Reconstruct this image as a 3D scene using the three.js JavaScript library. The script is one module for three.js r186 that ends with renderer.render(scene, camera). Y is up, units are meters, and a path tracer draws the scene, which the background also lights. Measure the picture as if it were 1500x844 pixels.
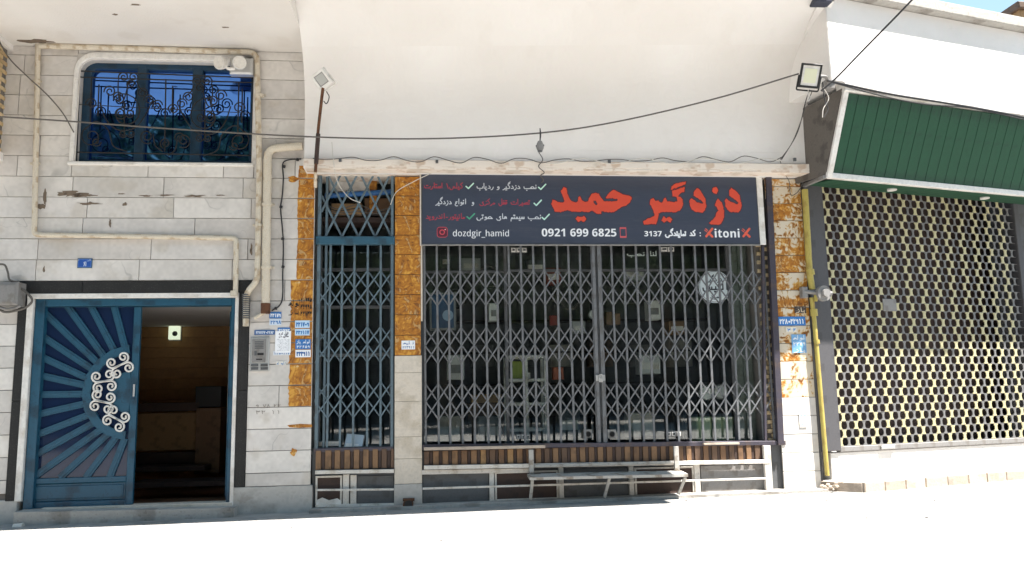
import * as THREE from 'three';
import { mergeGeometries, toCreasedNormals } from 'three/addons/utils/BufferGeometryUtils.js';

// ---------------------------------------------------------------- camera, sky, sun, exposure
const scene = new THREE.Scene();
const F = 1150, PW = 1500, PH = 844, RAD = Math.PI / 180;
const camera = new THREE.PerspectiveCamera(2 * Math.atan(PH / 2 / F) / RAD, PW / PH, 0.1, 2000);
camera.position.set(0, 1.4, 9.5);
camera.rotation.set(7.8 * RAD, -5.75 * RAD, -1.09 * RAD, 'YXZ');
camera.updateMatrixWorld(true);
const SUN = new THREE.Vector3(0.34, 1, 0.27).normalize(), SKY = 0.95;
{ // a clear, slightly hazy sky: pale towards the horizon
  const w = 64, h = 128, d = new Float32Array(w * h * 4);
  for (let j = 0; j < h; j++) for (let i = 0; i < w; i++) {
    const el = ((j + 0.5) / h - 0.5) * 180, t = Math.pow(Math.max(0, Math.min(1, el / 90)), 0.55), k = (j * w + i) * 4, low = el < 0;
    const c = low ? [0.2, 0.19, 0.18] : [0.27 - 0.23 * t, 0.33 - 0.18 * t, 0.37 - 0.09 * t];
    d[k] = c[0] * SKY; d[k + 1] = c[1] * SKY; d[k + 2] = c[2] * SKY; d[k + 3] = 1;
  }
  const t = new THREE.DataTexture(d, w, h, THREE.RGBAFormat, THREE.FloatType); t.mapping = THREE.EquirectangularReflectionMapping; t.magFilter = THREE.LinearFilter; t.needsUpdate = true;
  scene.background = t; scene.environment = t;
}
const sun = new THREE.DirectionalLight(0xfff9f2, 5);
sun.position.copy(SUN).multiplyScalar(40); sun.castShadow = true; sun.shadow.mapSize.set(4096, 4096);
Object.assign(sun.shadow.camera, { left: -20, right: 20, top: 20, bottom: -20, near: 1, far: 120 });
scene.add(sun);
const renderer = new THREE.WebGLRenderer({ antialias: true });
renderer.toneMapping = THREE.LinearToneMapping;
renderer.toneMappingExposure = 3.85;
renderer.shadowMap.enabled = true;

// ---------------------------------------------------------------- helpers
let seed = 7;
const rnd = () => { seed = (seed * 1664525 + 1013904223) >>> 0; return seed / 4294967296; };
const rr = (a, b) => a + (b - a) * rnd();
const V = (x, y, z) => new THREE.Vector3(x, y, z);
const ray = (px, py) => V((px - 750) / F, -(py - 422) / F, -1).applyEuler(camera.rotation);
function P(px, py, z = 0) { const d = ray(px, py), t = (z - camera.position.z) / d.z; return camera.position.clone().addScaledVector(d, t); }   // a spot of the facade z = const
// the shop on the right stands at an angle: its own frame (s along its front, y, n outwards)
const PHI = 14 * RAD, HINGE = P(1188, 600, -0.05); HINGE.y = 0;
const UA = V(Math.cos(PHI), 0, -Math.sin(PHI)), NA = V(Math.sin(PHI), 0, Math.cos(PHI));
function Q(px, py, n = 0) {
  const d = ray(px, py), o = HINGE.clone().addScaledVector(NA, n);
  const t = o.clone().sub(camera.position).dot(NA) / d.dot(NA);
  const w = camera.position.clone().addScaledVector(d, t).sub(HINGE);
  return V(w.dot(UA), w.y, n);
}
function rect(a, b, c, d, z = 0) {   // left, top, right, bottom
  const my = (b + d) / 2, mx = (a + c) / 2;
  return { x0: P(a, my, z).x, x1: P(c, my, z).x, y0: P(mx, d, z).y, y1: P(mx, b, z).y };
}
// geometry builders: all non-indexed with position, normal, uv (metres)
function autoUV(g, ou = 0, ov = 0) {
  if (g.index) g = g.toNonIndexed();
  for (const k of Object.keys(g.attributes)) if (!['position', 'normal', 'uv'].includes(k)) g.deleteAttribute(k);
  const p = g.attributes.position, n = p.count, uv = new Float32Array(n * 2);
  const a = V(), b = V(), c = V();
  for (let i = 0; i < n; i += 3) {
    a.fromBufferAttribute(p, i); b.fromBufferAttribute(p, i + 1); c.fromBufferAttribute(p, i + 2);
    const N = b.clone().sub(a).cross(c.clone().sub(a)); const ax = Math.abs(N.x), ay = Math.abs(N.y), az = Math.abs(N.z);
    [a, b, c].forEach((v, k) => {
      const j = (i + k) * 2;
      if (az >= ax && az >= ay) { uv[j] = v.x; uv[j + 1] = v.y; } else if (ax >= ay) { uv[j] = v.z; uv[j + 1] = v.y; } else { uv[j] = v.x; uv[j + 1] = v.z; }
      uv[j] += ou; uv[j + 1] += ov;
    });
  }
  g.setAttribute('uv', new THREE.BufferAttribute(uv, 2));
  return g;
}
function fromQuads(qs, smooth) {
  const pos = [];
  for (const q of qs) { const [a, b, c, d] = q; pos.push(...a, ...b, ...c); if (d) pos.push(...a, ...c, ...d); }
  const g = new THREE.BufferGeometry(); g.setAttribute('position', new THREE.Float32BufferAttribute(pos, 3)); g.computeVertexNormals();
  return g;
}
function cbox(x0, y0, z0, x1, y1, z1, c = 0.004, ou = 0, ov = 0) {   // a box whose front edges are chamfered
  c = Math.min(c, (x1 - x0) / 3, (y1 - y0) / 3, (z1 - z0) / 2);
  const f = [[x0 + c, y0 + c, z1], [x1 - c, y0 + c, z1], [x1 - c, y1 - c, z1], [x0 + c, y1 - c, z1]];
  const m = [[x0, y0, z1 - c], [x1, y0, z1 - c], [x1, y1, z1 - c], [x0, y1, z1 - c]];
  const b = [[x0, y0, z0], [x1, y0, z0], [x1, y1, z0], [x0, y1, z0]];
  const q = [[f[0], f[1], f[2], f[3]], [b[1], b[0], b[3], b[2]]];
  for (let i = 0; i < 4; i++) { const j = (i + 1) % 4; q.push([m[i], m[j], f[j], f[i]], [b[i], b[j], m[j], m[i]]); }
  return autoUV(fromQuads(q), ou, ov);
}
const rbox = (a, b, c, d, zf, depth, ch, ou, ov) => { const r = rect(a, b, c, d, zf); return cbox(r.x0, r.y0, zf - depth, r.x1, r.y1, zf, ch, ou, ov); };
function bar(a, b, w, t, up = V(0, 0, 1)) {   // flat bar from a to b: width w across, thickness t along up
  const d = b.clone().sub(a), L = d.length(); d.normalize();
  const s = d.clone().cross(up).normalize(), u = s.clone().cross(d).normalize();
  const g = cbox(-w / 2, -L / 2, -t / 2, w / 2, L / 2, t / 2, Math.min(0.002, t / 3, w / 3));
  g.applyMatrix4(new THREE.Matrix4().makeBasis(s, d, u).setPosition(a.clone().add(b).multiplyScalar(0.5)));
  return g;
}
function sweep(pts, r, seg = 8, taper) {   // a tube along a list of points
  const pos = [], nor = [], uv = []; let up = null, L = 0; const rings = [];
  pts.forEach((p, i) => {
    const t = pts[Math.min(i + 1, pts.length - 1)].clone().sub(pts[Math.max(i - 1, 0)]).normalize();
    if (!up) up = Math.abs(t.y) > 0.9 ? V(0, 0, 1) : V(0, 1, 0);
    up = up.clone().addScaledVector(t, -up.dot(t)).normalize();
    const s = t.clone().cross(up); const R = taper ? r * taper(i / (pts.length - 1)) : r;
    if (i) L += p.distanceTo(pts[i - 1]);
    rings.push({ L, v: Array.from({ length: seg + 1 }, (_, k) => { const a = k / seg * 2 * Math.PI; const n = up.clone().multiplyScalar(Math.cos(a)).addScaledVector(s, Math.sin(a)); return { n, p: p.clone().addScaledVector(n, R), u: k / seg * 2 * Math.PI * r }; }) });
  });
  const put = (o, L) => { pos.push(o.p.x, o.p.y, o.p.z); nor.push(o.n.x, o.n.y, o.n.z); uv.push(o.u, L); };
  for (let i = 0; i + 1 < rings.length; i++) for (let k = 0; k < seg; k++) {
    const A = rings[i], B = rings[i + 1];
    put(A.v[k], A.L); put(B.v[k + 1], B.L); put(B.v[k], B.L); put(A.v[k], A.L); put(A.v[k + 1], A.L); put(B.v[k + 1], B.L);
  }
  for (const [R, sgn] of [[rings[0], -1], [rings[rings.length - 1], 1]]) {
    const c = R.v[0].p.clone().add(R.v[seg >> 1].p).multiplyScalar(0.5), n = R === rings[0] ? pts[0].clone().sub(pts[1]).normalize() : pts[pts.length - 1].clone().sub(pts[pts.length - 2]).normalize();
    for (let k = 0; k < seg; k++) { const t = sgn > 0 ? [c, R.v[k].p, R.v[k + 1].p] : [c, R.v[k + 1].p, R.v[k].p]; for (const p of t) { pos.push(p.x, p.y, p.z); nor.push(n.x, n.y, n.z); uv.push(0, 0); } }
  }
  const g = new THREE.BufferGeometry();
  g.setAttribute('position', new THREE.Float32BufferAttribute(pos, 3)); g.setAttribute('normal', new THREE.Float32BufferAttribute(nor, 3)); g.setAttribute('uv', new THREE.Float32BufferAttribute(uv, 2));
  return g;
}
function rounded(pts, R = 0.06) {   // corners of a polyline turned into bends
  const out = [pts[0]];
  for (let i = 1; i + 1 < pts.length; i++) {
    const p = pts[i], a = pts[i - 1].clone().sub(p), b = pts[i + 1].clone().sub(p), k = Math.min(R, a.length() / 2.1, b.length() / 2.1);
    const A = p.clone().addScaledVector(a.normalize(), k), B = p.clone().addScaledVector(b.normalize(), k);
    for (let j = 0; j <= 4; j++) { const t = j / 4; out.push(A.clone().multiplyScalar((1 - t) * (1 - t)).addScaledVector(p, 2 * t * (1 - t)).addScaledVector(B, t * t)); }
  }
  out.push(pts[pts.length - 1]); return out;
}
const spline = (pts, n = 24) => new THREE.CatmullRomCurve3(pts).getPoints(n);
function cyl(c, axis, r, h, seg = 16, r2 = r) { const g = autoUV(new THREE.CylinderGeometry(r2, r, h, seg)); g.applyMatrix4(new THREE.Matrix4().compose(c, new THREE.Quaternion().setFromUnitVectors(V(0, 1, 0), axis.clone().normalize()), V(1, 1, 1))); return g; }
function plate(pts, z, t) {   // outline [x, y] at front z with thickness t
  const g = new THREE.ExtrudeGeometry(new THREE.Shape(pts.map((p) => new THREE.Vector2(p[0] ?? p.x, p[1] ?? p.y))), { depth: t, bevelEnabled: false, curveSegments: 6 });
  g.translate(0, 0, z - t); return autoUV(g);
}
const merge = (list) => mergeGeometries(list.map((g) => (g.index ? autoUV(g) : g)), false);

const used = {};
const numbered = (n, top) => { if (!top) return n; const k = used[n] = (used[n] ?? -1) + 1; return k ? `${n}_${String(k).padStart(3, '0')}` : n; };
function mesh(name, geo, m, parent) {
  const o = new THREE.Mesh(geo, m); o.castShadow = o.receiveShadow = true; o.name = numbered(name, !parent); (parent || scene).add(o); return o;
}
const tops = [];
function tag(o, label, category, group) { Object.assign(o.userData, { label, category }); if (group) o.userData.group = group; return o; }
function thing(name, label, category, group) { const o = new THREE.Group(); o.name = numbered(name, true); scene.add(o); tops.push(o); return tag(o, label, category, group); }
function single(name, geo, m, label, category, group) { const o = mesh(name, geo, m); tops.push(o); return tag(o, label, category, group); }
function part(name, parent) { const o = new THREE.Group(); o.name = name; parent.add(o); return o; }
function settle() {   // moves each thing's origin to its base
  for (const o of tops) {
    if (o.userData.placed) { delete o.userData.placed; continue; }
    const b = new THREE.Box3().setFromObject(o), c = b.getCenter(V()); c.y = b.min.y;
    if (o.isMesh) o.geometry.translate(-c.x, -c.y, -c.z); else for (const k of o.children) k.position.sub(c);
    o.position.add(c);
  }
}
// ---------------------------------------------------------------- textures
function lattice(seed0, n) { let s = seed0; const a = new Float32Array(n * n); for (let i = 0; i < a.length; i++) { s = (s * 1664525 + 1013904223) >>> 0; a[i] = s / 4294967296; } return a; }
const LN = 64, L0 = lattice(11, LN);
function vn(x, y, per, o) {   // tileable value noise
  const xi = Math.floor(x), yi = Math.floor(y), fx = x - xi, fy = y - yi, u = fx * fx * (3 - 2 * fx), v = fy * fy * (3 - 2 * fy);
  const w = (i, j) => L0[((((j % per) + per) % per + o * 7) % LN) * LN + (((i % per) + per) % per + o * 13) % LN];
  return (w(xi, yi) * (1 - u) + w(xi + 1, yi) * u) * (1 - v) + (w(xi, yi + 1) * (1 - u) + w(xi + 1, yi + 1) * u) * v;
}
function fbm(x, y, per, oct = 4, o = 0) { let s = 0, a = 0.5, t = 0; for (let k = 0; k < oct; k++) { s += a * vn(x, y, per, o + k); t += a; a /= 2; x *= 2; y *= 2; per = Math.min(per * 2, LN); } return s / t; }
function tex(n, size, fn, srgb = true) {   // fn(u, v) -> [r, g, b] 0..255 (sRGB) ; size = metres per repeat
  const d = new Uint8Array(n * n * 4);
  for (let j = 0; j < n; j++) for (let i = 0; i < n; i++) { const c = fn(i / n, j / n), k = (j * n + i) * 4; d[k] = c[0]; d[k + 1] = c[1]; d[k + 2] = c[2]; d[k + 3] = 255; }
  const t = new THREE.DataTexture(d, n, n); t.wrapS = t.wrapT = THREE.RepeatWrapping; t.magFilter = THREE.LinearFilter; t.minFilter = THREE.LinearMipmapLinearFilter; t.generateMipmaps = true;
  if (srgb) t.colorSpace = THREE.SRGBColorSpace; t.repeat.set(1 / size, 1 / size); t.needsUpdate = true; return t;
}
const clamp = (x) => Math.max(0, Math.min(255, x)), smooth = (a, b, x) => { const t = Math.max(0, Math.min(1, (x - a) / (b - a))); return t * t * (3 - 2 * t); };
const mix = (a, b, t) => a.map((v, i) => v + (b[i] - v) * t);
const grain = tex(256, 0.5, (u, v) => { const n = 255 * (0.35 * fbm(u * 8, v * 8, 8, 3, 1) + 0.65 * fbm(u * 32, v * 32, 32, 2, 5)); return [n, n, n]; }, false);
const worn = (base, dirt, size = 1, amount = 1, n = 256) => tex(n, size, (u, v) => {
  const a = fbm(u * 4, v * 4, 4, 5, 2), b = fbm(u * 24, v * 24, 24, 3, 9), s = smooth(0.52, 0.72, a) * 0.7 + smooth(0.62, 0.8, b) * 0.5;
  return mix(base, dirt, Math.min(1, s * amount)).map((c) => clamp(c * (0.93 + 0.14 * b)));
});
const marbleMap = (tone, o) => tex(512, 2, (u, v) => {
  const w = fbm(u * 3, v * 3, 3, 4, o), q = u * 3 + 2.2 * w, ve = Math.abs(vn(u * 6 + 5 * w, v * 6 + 3.5 * w, 6, o + 3) - 0.5), ve2 = Math.abs(vn(u * 13 + 6 * w, v * 9 + 4 * w, 9, o + 5) - 0.5);
  const vein = smooth(0.022, 0, ve) * smooth(0.45, 0.7, w) * 0.55 + smooth(0.015, 0, ve2) * smooth(0.5, 0.75, fbm(u * 4, v * 4, 4, 2, o + 8)) * 0.4, cl = fbm(u * 5, v * 5, 5, 5, o + 1);
  const dirt = smooth(0.58, 0.78, fbm(u * 7, v * 7, 7, 5, o + 11));
  let c = mix(tone, tone.map((x) => x * 0.94), smooth(0.3, 0.7, cl)); c = mix(c, [138, 136, 134], vein); c = mix(c, [172, 160, 142], dirt * 0.25);
  return c.map((x) => clamp(x * (0.975 + 0.05 * vn(u * 60, v * 60, 60, 2))));
});
const std = (o) => new THREE.MeshStandardMaterial({ roughness: 0.7, ...o });
const trowel = tex(512, 2.2, (u, v) => { const n = 255 * (0.6 * fbm(u * 5 + v, v * 7, 5, 4, 2) + 0.25 * fbm(u * 22, v * 14, 22, 2, 6) + 0.15 * vn(u * 60, v * 60, 60, 4)); return [n, n, n]; }, false);
const M = {};
M.marble = [[215, 210, 205], [211, 206, 200], [218, 213, 207], [207, 201, 195]].map((t, i) => std({ map: marbleMap(t, i * 4), roughness: 0.42, bumpMap: grain, bumpScale: 0.0006 }));
M.mortar = std({ color: new THREE.Color(0.16, 0.145, 0.13), roughness: 0.95 });
M.plaster = std({ map: tex(512, 3, (u, v) => { const a = fbm(u * 4, v * 4, 4, 5, 3), b = smooth(0.6, 0.8, fbm(u * 9, v * 9, 9, 4, 6)); return mix(mix([232, 229, 226], [222, 217, 212], a), [206, 198, 188], b * 0.13); }), roughness: 0.92, bumpMap: trowel, bumpScale: 0.014 });
M.lip = std({ map: tex(256, 1.2, (u, v) => { const a = smooth(0.5, 0.72, fbm(u * 6, v * 6, 6, 5, 4)), b = smooth(0.6, 0.75, fbm(u * 10, v * 10, 10, 4, 8)); return mix(mix([228, 217, 205], [206, 194, 180], a), [150, 104, 70], b * 0.3); }), roughness: 0.9, bumpMap: grain, bumpScale: 0.002 });
M.soffit = std({ map: tex(512, 2.5, (u, v) => { const a = fbm(u * 4, v * 4, 4, 5, 6), b = smooth(0.62, 0.8, fbm(u * 7, v * 7, 7, 4, 2)); return mix(mix([224, 220, 215], [213, 207, 200], a), [190, 180, 168], b * 0.16); }), roughness: 0.92, bumpMap: grain, bumpScale: 0.002 });
M.ground = std({ map: tex(1024, 5, (u, v) => { const a = fbm(u * 5, v * 5, 5, 6, 1), b = smooth(0.6, 0.75, fbm(u * 12, v * 12, 12, 4, 7)), c = vn(u * 64, v * 64, 64, 3); return mix(mix([156, 154, 151], [140, 138, 134], a), [122, 119, 114], b * 0.5).map((x) => clamp(x * (0.94 + 0.12 * c))); }), roughness: 0.95, bumpMap: grain, bumpScale: 0.004 });
M.concrete = std({ map: worn([168, 164, 158], [122, 116, 108], 0.9, 0.8), roughness: 0.95, bumpMap: grain, bumpScale: 0.004 });
M.plinth = std({ map: worn([184, 180, 174], [146, 140, 132], 1.2, 0.7), roughness: 0.8, bumpMap: grain, bumpScale: 0.002 });
M.granite = std({ map: tex(256, 0.5, (u, v) => { const a = vn(u * 60, v * 60, 60, 1), b = fbm(u * 8, v * 8, 8, 4, 5); const k = 17 + 16 * b + (a > 0.83 ? 22 : 0); return [k, k * 0.97, k * 0.94]; }), roughness: 0.65 });
const amberMap = (cover, o) => tex(512, 1, (u, v) => {   // stain laid on with a dry brush over pale stone
  const w = fbm(u * 4, v * 4, 4, 4, o), w2 = fbm(u * 5, v * 5, 5, 4, o + 5), st = fbm(u * 9 + 5 * w, v * 30 + 9 * w2, 3, 3, o + 3), s2 = fbm(u * 34 + 8 * w2, v * 11 + 7 * w, 11, 3, o + 7), bl = fbm(u * 5, v * 5, 5, 5, o + 9), fine = vn(u * 56 + 10 * w, v * 40 + 12 * w2, 8, o);
  const k = 0.5 * st + 0.3 * s2 + 0.2 * fine;
  let am = mix([206, 152, 62], [166, 106, 30], smooth(0.3, 0.5, k)); am = mix(am, [112, 66, 20], smooth(0.5, 0.68, k) * 0.85);
  const m = smooth(1 - cover - 0.05, 1 - cover + 0.06, bl * 0.5 + k * 0.5);
  return mix(mix([206, 194, 174], am, m), [218, 200, 164], smooth(0.7, 0.76, s2) * 0.5);
});
M.amber = [std({ map: amberMap(0.9, 1), roughness: 0.55, bumpMap: grain, bumpScale: 0.002 }), std({ map: amberMap(0.74, 5), roughness: 0.55, bumpMap: grain, bumpScale: 0.002 })];
M.blotch = [std({ map: amberMap(0.545, 3), roughness: 0.5, bumpMap: grain, bumpScale: 0.001 }), std({ map: amberMap(0.51, 6), roughness: 0.5 }), std({ map: amberMap(0.475, 8), roughness: 0.5 })];
M.cream = std({ map: worn([204, 194, 180], [170, 158, 140], 0.8, 0.7), roughness: 0.55, bumpMap: grain, bumpScale: 0.001 });
M.teal = std({ map: worn([26, 78, 102], [17, 50, 68], 0.6, 1), roughness: 0.45, metalness: 0 });
M.tealDark = std({ map: worn([20, 56, 80], [15, 40, 56], 0.6, 0.8), roughness: 0.45, metalness: 0 });
M.gate = std({ map: worn([108, 110, 113], [84, 82, 80], 0.4, 0.9), roughness: 0.55, metalness: 0.1 });
M.gateBlue = std({ map: worn([94, 112, 122], [74, 82, 86], 0.4, 0.9), roughness: 0.55, metalness: 0.1 });
M.beam = std({ map: worn([52, 92, 112], [46, 66, 78], 0.4, 0.9), roughness: 0.5, metalness: 0.2 });
M.frame = std({ map: worn([72, 68, 78], [96, 78, 66], 0.5, 0.7), roughness: 0.5, metalness: 0.3 });
M.white = std({ map: worn([208, 203, 195], [160, 148, 132], 0.5, 0.9), roughness: 0.6 });
M.trim = std({ map: worn([222, 219, 214], [182, 174, 164], 0.8, 0.7), roughness: 0.5 });
M.bench = std({ map: worn([172, 169, 163], [120, 110, 98], 0.35, 1), roughness: 0.6 });
M.pipe = std({ map: worn([206, 196, 178], [164, 144, 118], 0.3, 0.9), roughness: 0.6 });
M.iron = std({ color: new THREE.Color(0.006, 0.006, 0.007), roughness: 0.6, metalness: 0 });
M.wire = std({ color: new THREE.Color(0.02, 0.02, 0.022), roughness: 0.6 });
M.wireGrey = std({ color: new THREE.Color(0.11, 0.1, 0.09), roughness: 0.7 });
M.wireWhite = std({ color: new THREE.Color(0.6, 0.57, 0.52), roughness: 0.7 });
M.blueGlass = std({ color: new THREE.Color(0.11, 0.29, 0.82), metalness: 1, roughness: 0.03 });
M.doorGlass = new THREE.MeshPhysicalMaterial({ color: new THREE.Color(0.01, 0.022, 0.06), roughness: 0.06, ior: 1.45 });
M.glass = new THREE.MeshPhysicalMaterial({ color: new THREE.Color(0.93, 0.96, 0.95), transmission: 1, thickness: 0, roughness: 0.02, ior: 1.8 });
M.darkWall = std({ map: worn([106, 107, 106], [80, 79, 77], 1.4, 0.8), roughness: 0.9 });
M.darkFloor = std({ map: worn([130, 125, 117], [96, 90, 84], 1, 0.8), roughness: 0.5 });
M.black = std({ color: new THREE.Color(0.012, 0.012, 0.013), roughness: 0.55 });
M.silver = std({ color: new THREE.Color(0.48, 0.48, 0.47), roughness: 0.4, metalness: 0.6 });
M.grey = std({ map: worn([132, 130, 128], [104, 98, 92], 0.3, 0.7), roughness: 0.6 });
M.dgrey = std({ map: worn([88, 90, 92], [70, 68, 66], 0.4, 0.7), roughness: 0.7 });
M.green = std({ map: worn([17, 70, 46], [15, 52, 38], 0.9, 0.9), roughness: 0.75, metalness: 0 });
M.sideGrey = std({ map: worn([98, 92, 86], [70, 66, 62], 0.5, 0.9), roughness: 0.8 });
M.cornerBlue = std({ color: new THREE.Color(0.02, 0.025, 0.05), roughness: 0.5 });
M.rail = std({ map: worn([76, 75, 78], [60, 58, 58], 0.4, 0.7), roughness: 0.6 });
M.yellow = std({ map: worn([174, 158, 82], [140, 118, 58], 0.4, 0.8), roughness: 0.5 });
M.linkYellow = std({ map: worn([188, 180, 142], [160, 146, 104], 0.3, 0.7), roughness: 0.5, metalness: 0.1 });
M.linkGrey = std({ map: worn([116, 115, 114], [92, 90, 88], 0.3, 0.7), roughness: 0.55, metalness: 0.1 });
M.brown = [[112, 84, 60], [96, 74, 58], [128, 98, 70], [150, 118, 80]].map((c) => std({ map: worn(c, c.map((x) => x * 0.75), 0.3, 0.8), roughness: 0.7 }));
M.umber = std({ map: worn([62, 46, 40], [48, 38, 34], 0.3, 0.7), roughness: 0.7 });
M.rust = std({ map: worn([96, 62, 40], [60, 40, 30], 0.2, 1), roughness: 0.9 });
M.stone = [[184, 170, 154], [174, 160, 146], [192, 178, 162]].map((c) => std({ map: worn(c, c.map((x) => x * 0.82), 0.5, 0.8), roughness: 0.85, bumpMap: grain, bumpScale: 0.003 }));
M.chip = std({ map: worn([120, 106, 92], [84, 72, 62], 0.15, 1), roughness: 1, bumpMap: grain, bumpScale: 0.004 });
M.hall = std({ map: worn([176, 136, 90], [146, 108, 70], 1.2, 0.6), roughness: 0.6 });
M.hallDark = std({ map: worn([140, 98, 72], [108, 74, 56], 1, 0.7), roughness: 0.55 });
M.brick = [[196, 170, 128], [180, 154, 116], [206, 184, 146]].map((c) => std({ map: worn(c, c.map((x) => x * 0.8), 0.2, 0.8), roughness: 0.85 }));

// ---------------------------------------------------------------- Persian lettering drawn with strokes (x runs leftwards from the right edge, y up, x-height about 1)
const ring = (cx, cy, r, n = 10) => Array.from({ length: n + 1 }, (_, i) => [cx + r * Math.cos(i / n * 6.2832), cy + r * Math.sin(i / n * 6.2832)]);
const ALONE = 'ادذرزژو', TOOTH = 'بپتثنی';
function letter(c, jr, jl) {
  const j0 = jr ? [[0, 0]] : [];
  if (c === 'ا') return { w: 0.5, s: [jr ? [[0, 0], [0.3, 0.02], [0.33, 2.2]] : [[0.25, 0], [0.25, 2.2]]] };
  if (c === 'ل') return jl ? { w: 0.7, s: [[...j0, [0.3, 0], [0.3, 2.3], [0.3, 0], [0.7, 0]]] } : { w: 1.5, s: [[...j0, [0.2, 0.1], [0.2, 2.3], [0.2, -0.1], [0.5, -0.7], [1, -0.7], [1.3, -0.2], [1.3, 0.3]]] };
  if (c === 'ک' || c === 'گ') {
    const s = [[[0, 2.3], [0.75, 1.6], [0.15, 0.8], [0.15, 0.15], [0.4, 0], ...(jl ? [[1, 0]] : [[1.5, 0], [1.8, 0.25], [1.8, 0.7]])]];
    if (jr) s.push([[0, 0], [0.4, 0]]); if (c === 'گ') s.push([[-0.1, 2.9], [0.6, 2.25]]);
    return { w: jl ? 1 : 2, s };
  }
  if (TOOTH.includes(c)) {
    const d = { ب: [[0, -0.65]], پ: [[-0.2, -0.6], [0.2, -0.6], [0, -0.95]], ت: [[-0.17, 1.5], [0.17, 1.5]], ث: [[-0.2, 1.4], [0.2, 1.4], [0, 1.75]], ن: [[0, 1.5]], ی: jl ? [[-0.17, -0.65], [0.17, -0.65]] : [] }[c];
    const at = (x) => d.map((p) => [p[0] + x, p[1]]);
    if (jl) return { w: 0.65, s: [[...j0, [0.3, 0], [0.3, 0.8], [0.3, 0], [0.65, 0]]], d: at(0.3) };
    if (c === 'ن') return { w: 1.55, s: [[[0, jr ? 0 : 0.6], [0.15, -0.2], [0.45, -0.7], [1, -0.7], [1.35, -0.2], [1.4, 0.5]]], d: [[0.7, 0.5]] };
    if (c === 'ی') return { w: 1.75, s: [jr ? [[0, 0], [0.3, -0.1], [0.3, -0.5], [0.7, -0.8], [1.3, -0.7], [1.6, -0.1], [1.5, 0.3]] : [[0.2, 0.9], [0.6, 0.8], [0.65, 0.5], [0.25, 0.2], [0.2, -0.3], [0.6, -0.75], [1.3, -0.7], [1.6, -0.1]]] };
    return { w: 2.1, s: [[[0, jr ? 0 : 0.7], [0.1, 0.05], [0.3, -0.05], [1.6, -0.05], [1.9, 0.2], [1.95, 0.8]]], d: at(1).map((p) => [p[0], p[1] - (p[1] > 0 ? 0.5 : 0.1)]) };
  }
  if (c === 'س' || c === 'ص') {
    const h = c === 'س' ? [[0, jr ? 0 : 0.75], [0, 0], [0.4, 0], [0.4, 0.7], [0.4, 0], [0.8, 0], [0.8, 0.7], [0.8, 0]] : [[0, 0], [1.2, 0], [1.35, 0.5], [1, 0.85], [0.6, 0.75], [0.1, 0.05], [1.2, 0], [1.4, 0.5], [1.45, 0]];
    const x = h[h.length - 1][0];
    return jl ? { w: x + 0.35, s: [[...h, [x + 0.35, 0]]] } : { w: x + 1.4, s: [[...h, [x + 0.15, -0.3], [x + 0.4, -0.7], [x + 0.9, -0.7], [x + 1.2, -0.2], [x + 1.25, 0.4]]] };
  }
  if (c === 'ع') return jl ? (jr ? { w: 0.9, s: [[[0, 0], [0.3, 0], [0.1, 0.7], [0.8, 0.7], [0.5, 0], [0.9, 0]]] } : { w: 0.9, s: [[[0.1, 0.95], [0.5, 1.05], [0.75, 0.7], [0.45, 0.3], [0.05, 0], [0.9, 0]]] }) : { w: 1.1, s: [[[0.1, 0.9], [0.5, 1], [0.75, 0.65], [0.35, 0.35], [0.85, 0.05], [0.95, -0.5], [0.5, -0.9], [0, -0.8]]] };
  if (c === 'ف' || c === 'ق') return { w: 0.85, s: [ring(0.38, 0.55, 0.28), [...j0, [0.4, 0.25], [0.45, 0], [0.85, 0]]], d: c === 'ف' ? [[0.38, 1.5]] : [[0.2, 1.5], [0.54, 1.5]] };
  if (c === 'م') return jl ? { w: 0.9, s: [ring(0.35, 0.2, 0.27), [...j0, [0.6, 0.05], [0.9, 0]]] } : { w: 1, s: [ring(0.35, 0.2, 0.27), [...j0, [0.6, 0.05], [0.75, -0.3], [0.75, -1.1]]] };
  if (c === 'ه') return { w: 1, s: [[[0, 0], [0.1, 0.7], [0.5, 0.9], [0.75, 0.4], [0.3, 0.2], [0.15, 0.5], [0.7, 0], [1, 0]]] };
  if (c === 'و') return { w: 0.9, s: [ring(0.38, 0.45, 0.27), [...j0, [0.1, 0.35], [0.15, -0.1], [0.4, -0.5], [0.85, -0.6]]] };
  if (c === 'ر' || c === 'ز') return { w: 0.75, s: [[[0, jr ? 0 : 0.55], [0.15, -0.05], [0.4, -0.5], [0.8, -0.65]]], d: c === 'ز' ? [[0.2, 1.2]] : [] };
  if (c === 'د') return { w: 1, s: [[[0.5, 1.1], [0.15, 0.5], [0.05, 0.08], [0.3, 0], [0.85, 0]]] };
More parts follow.
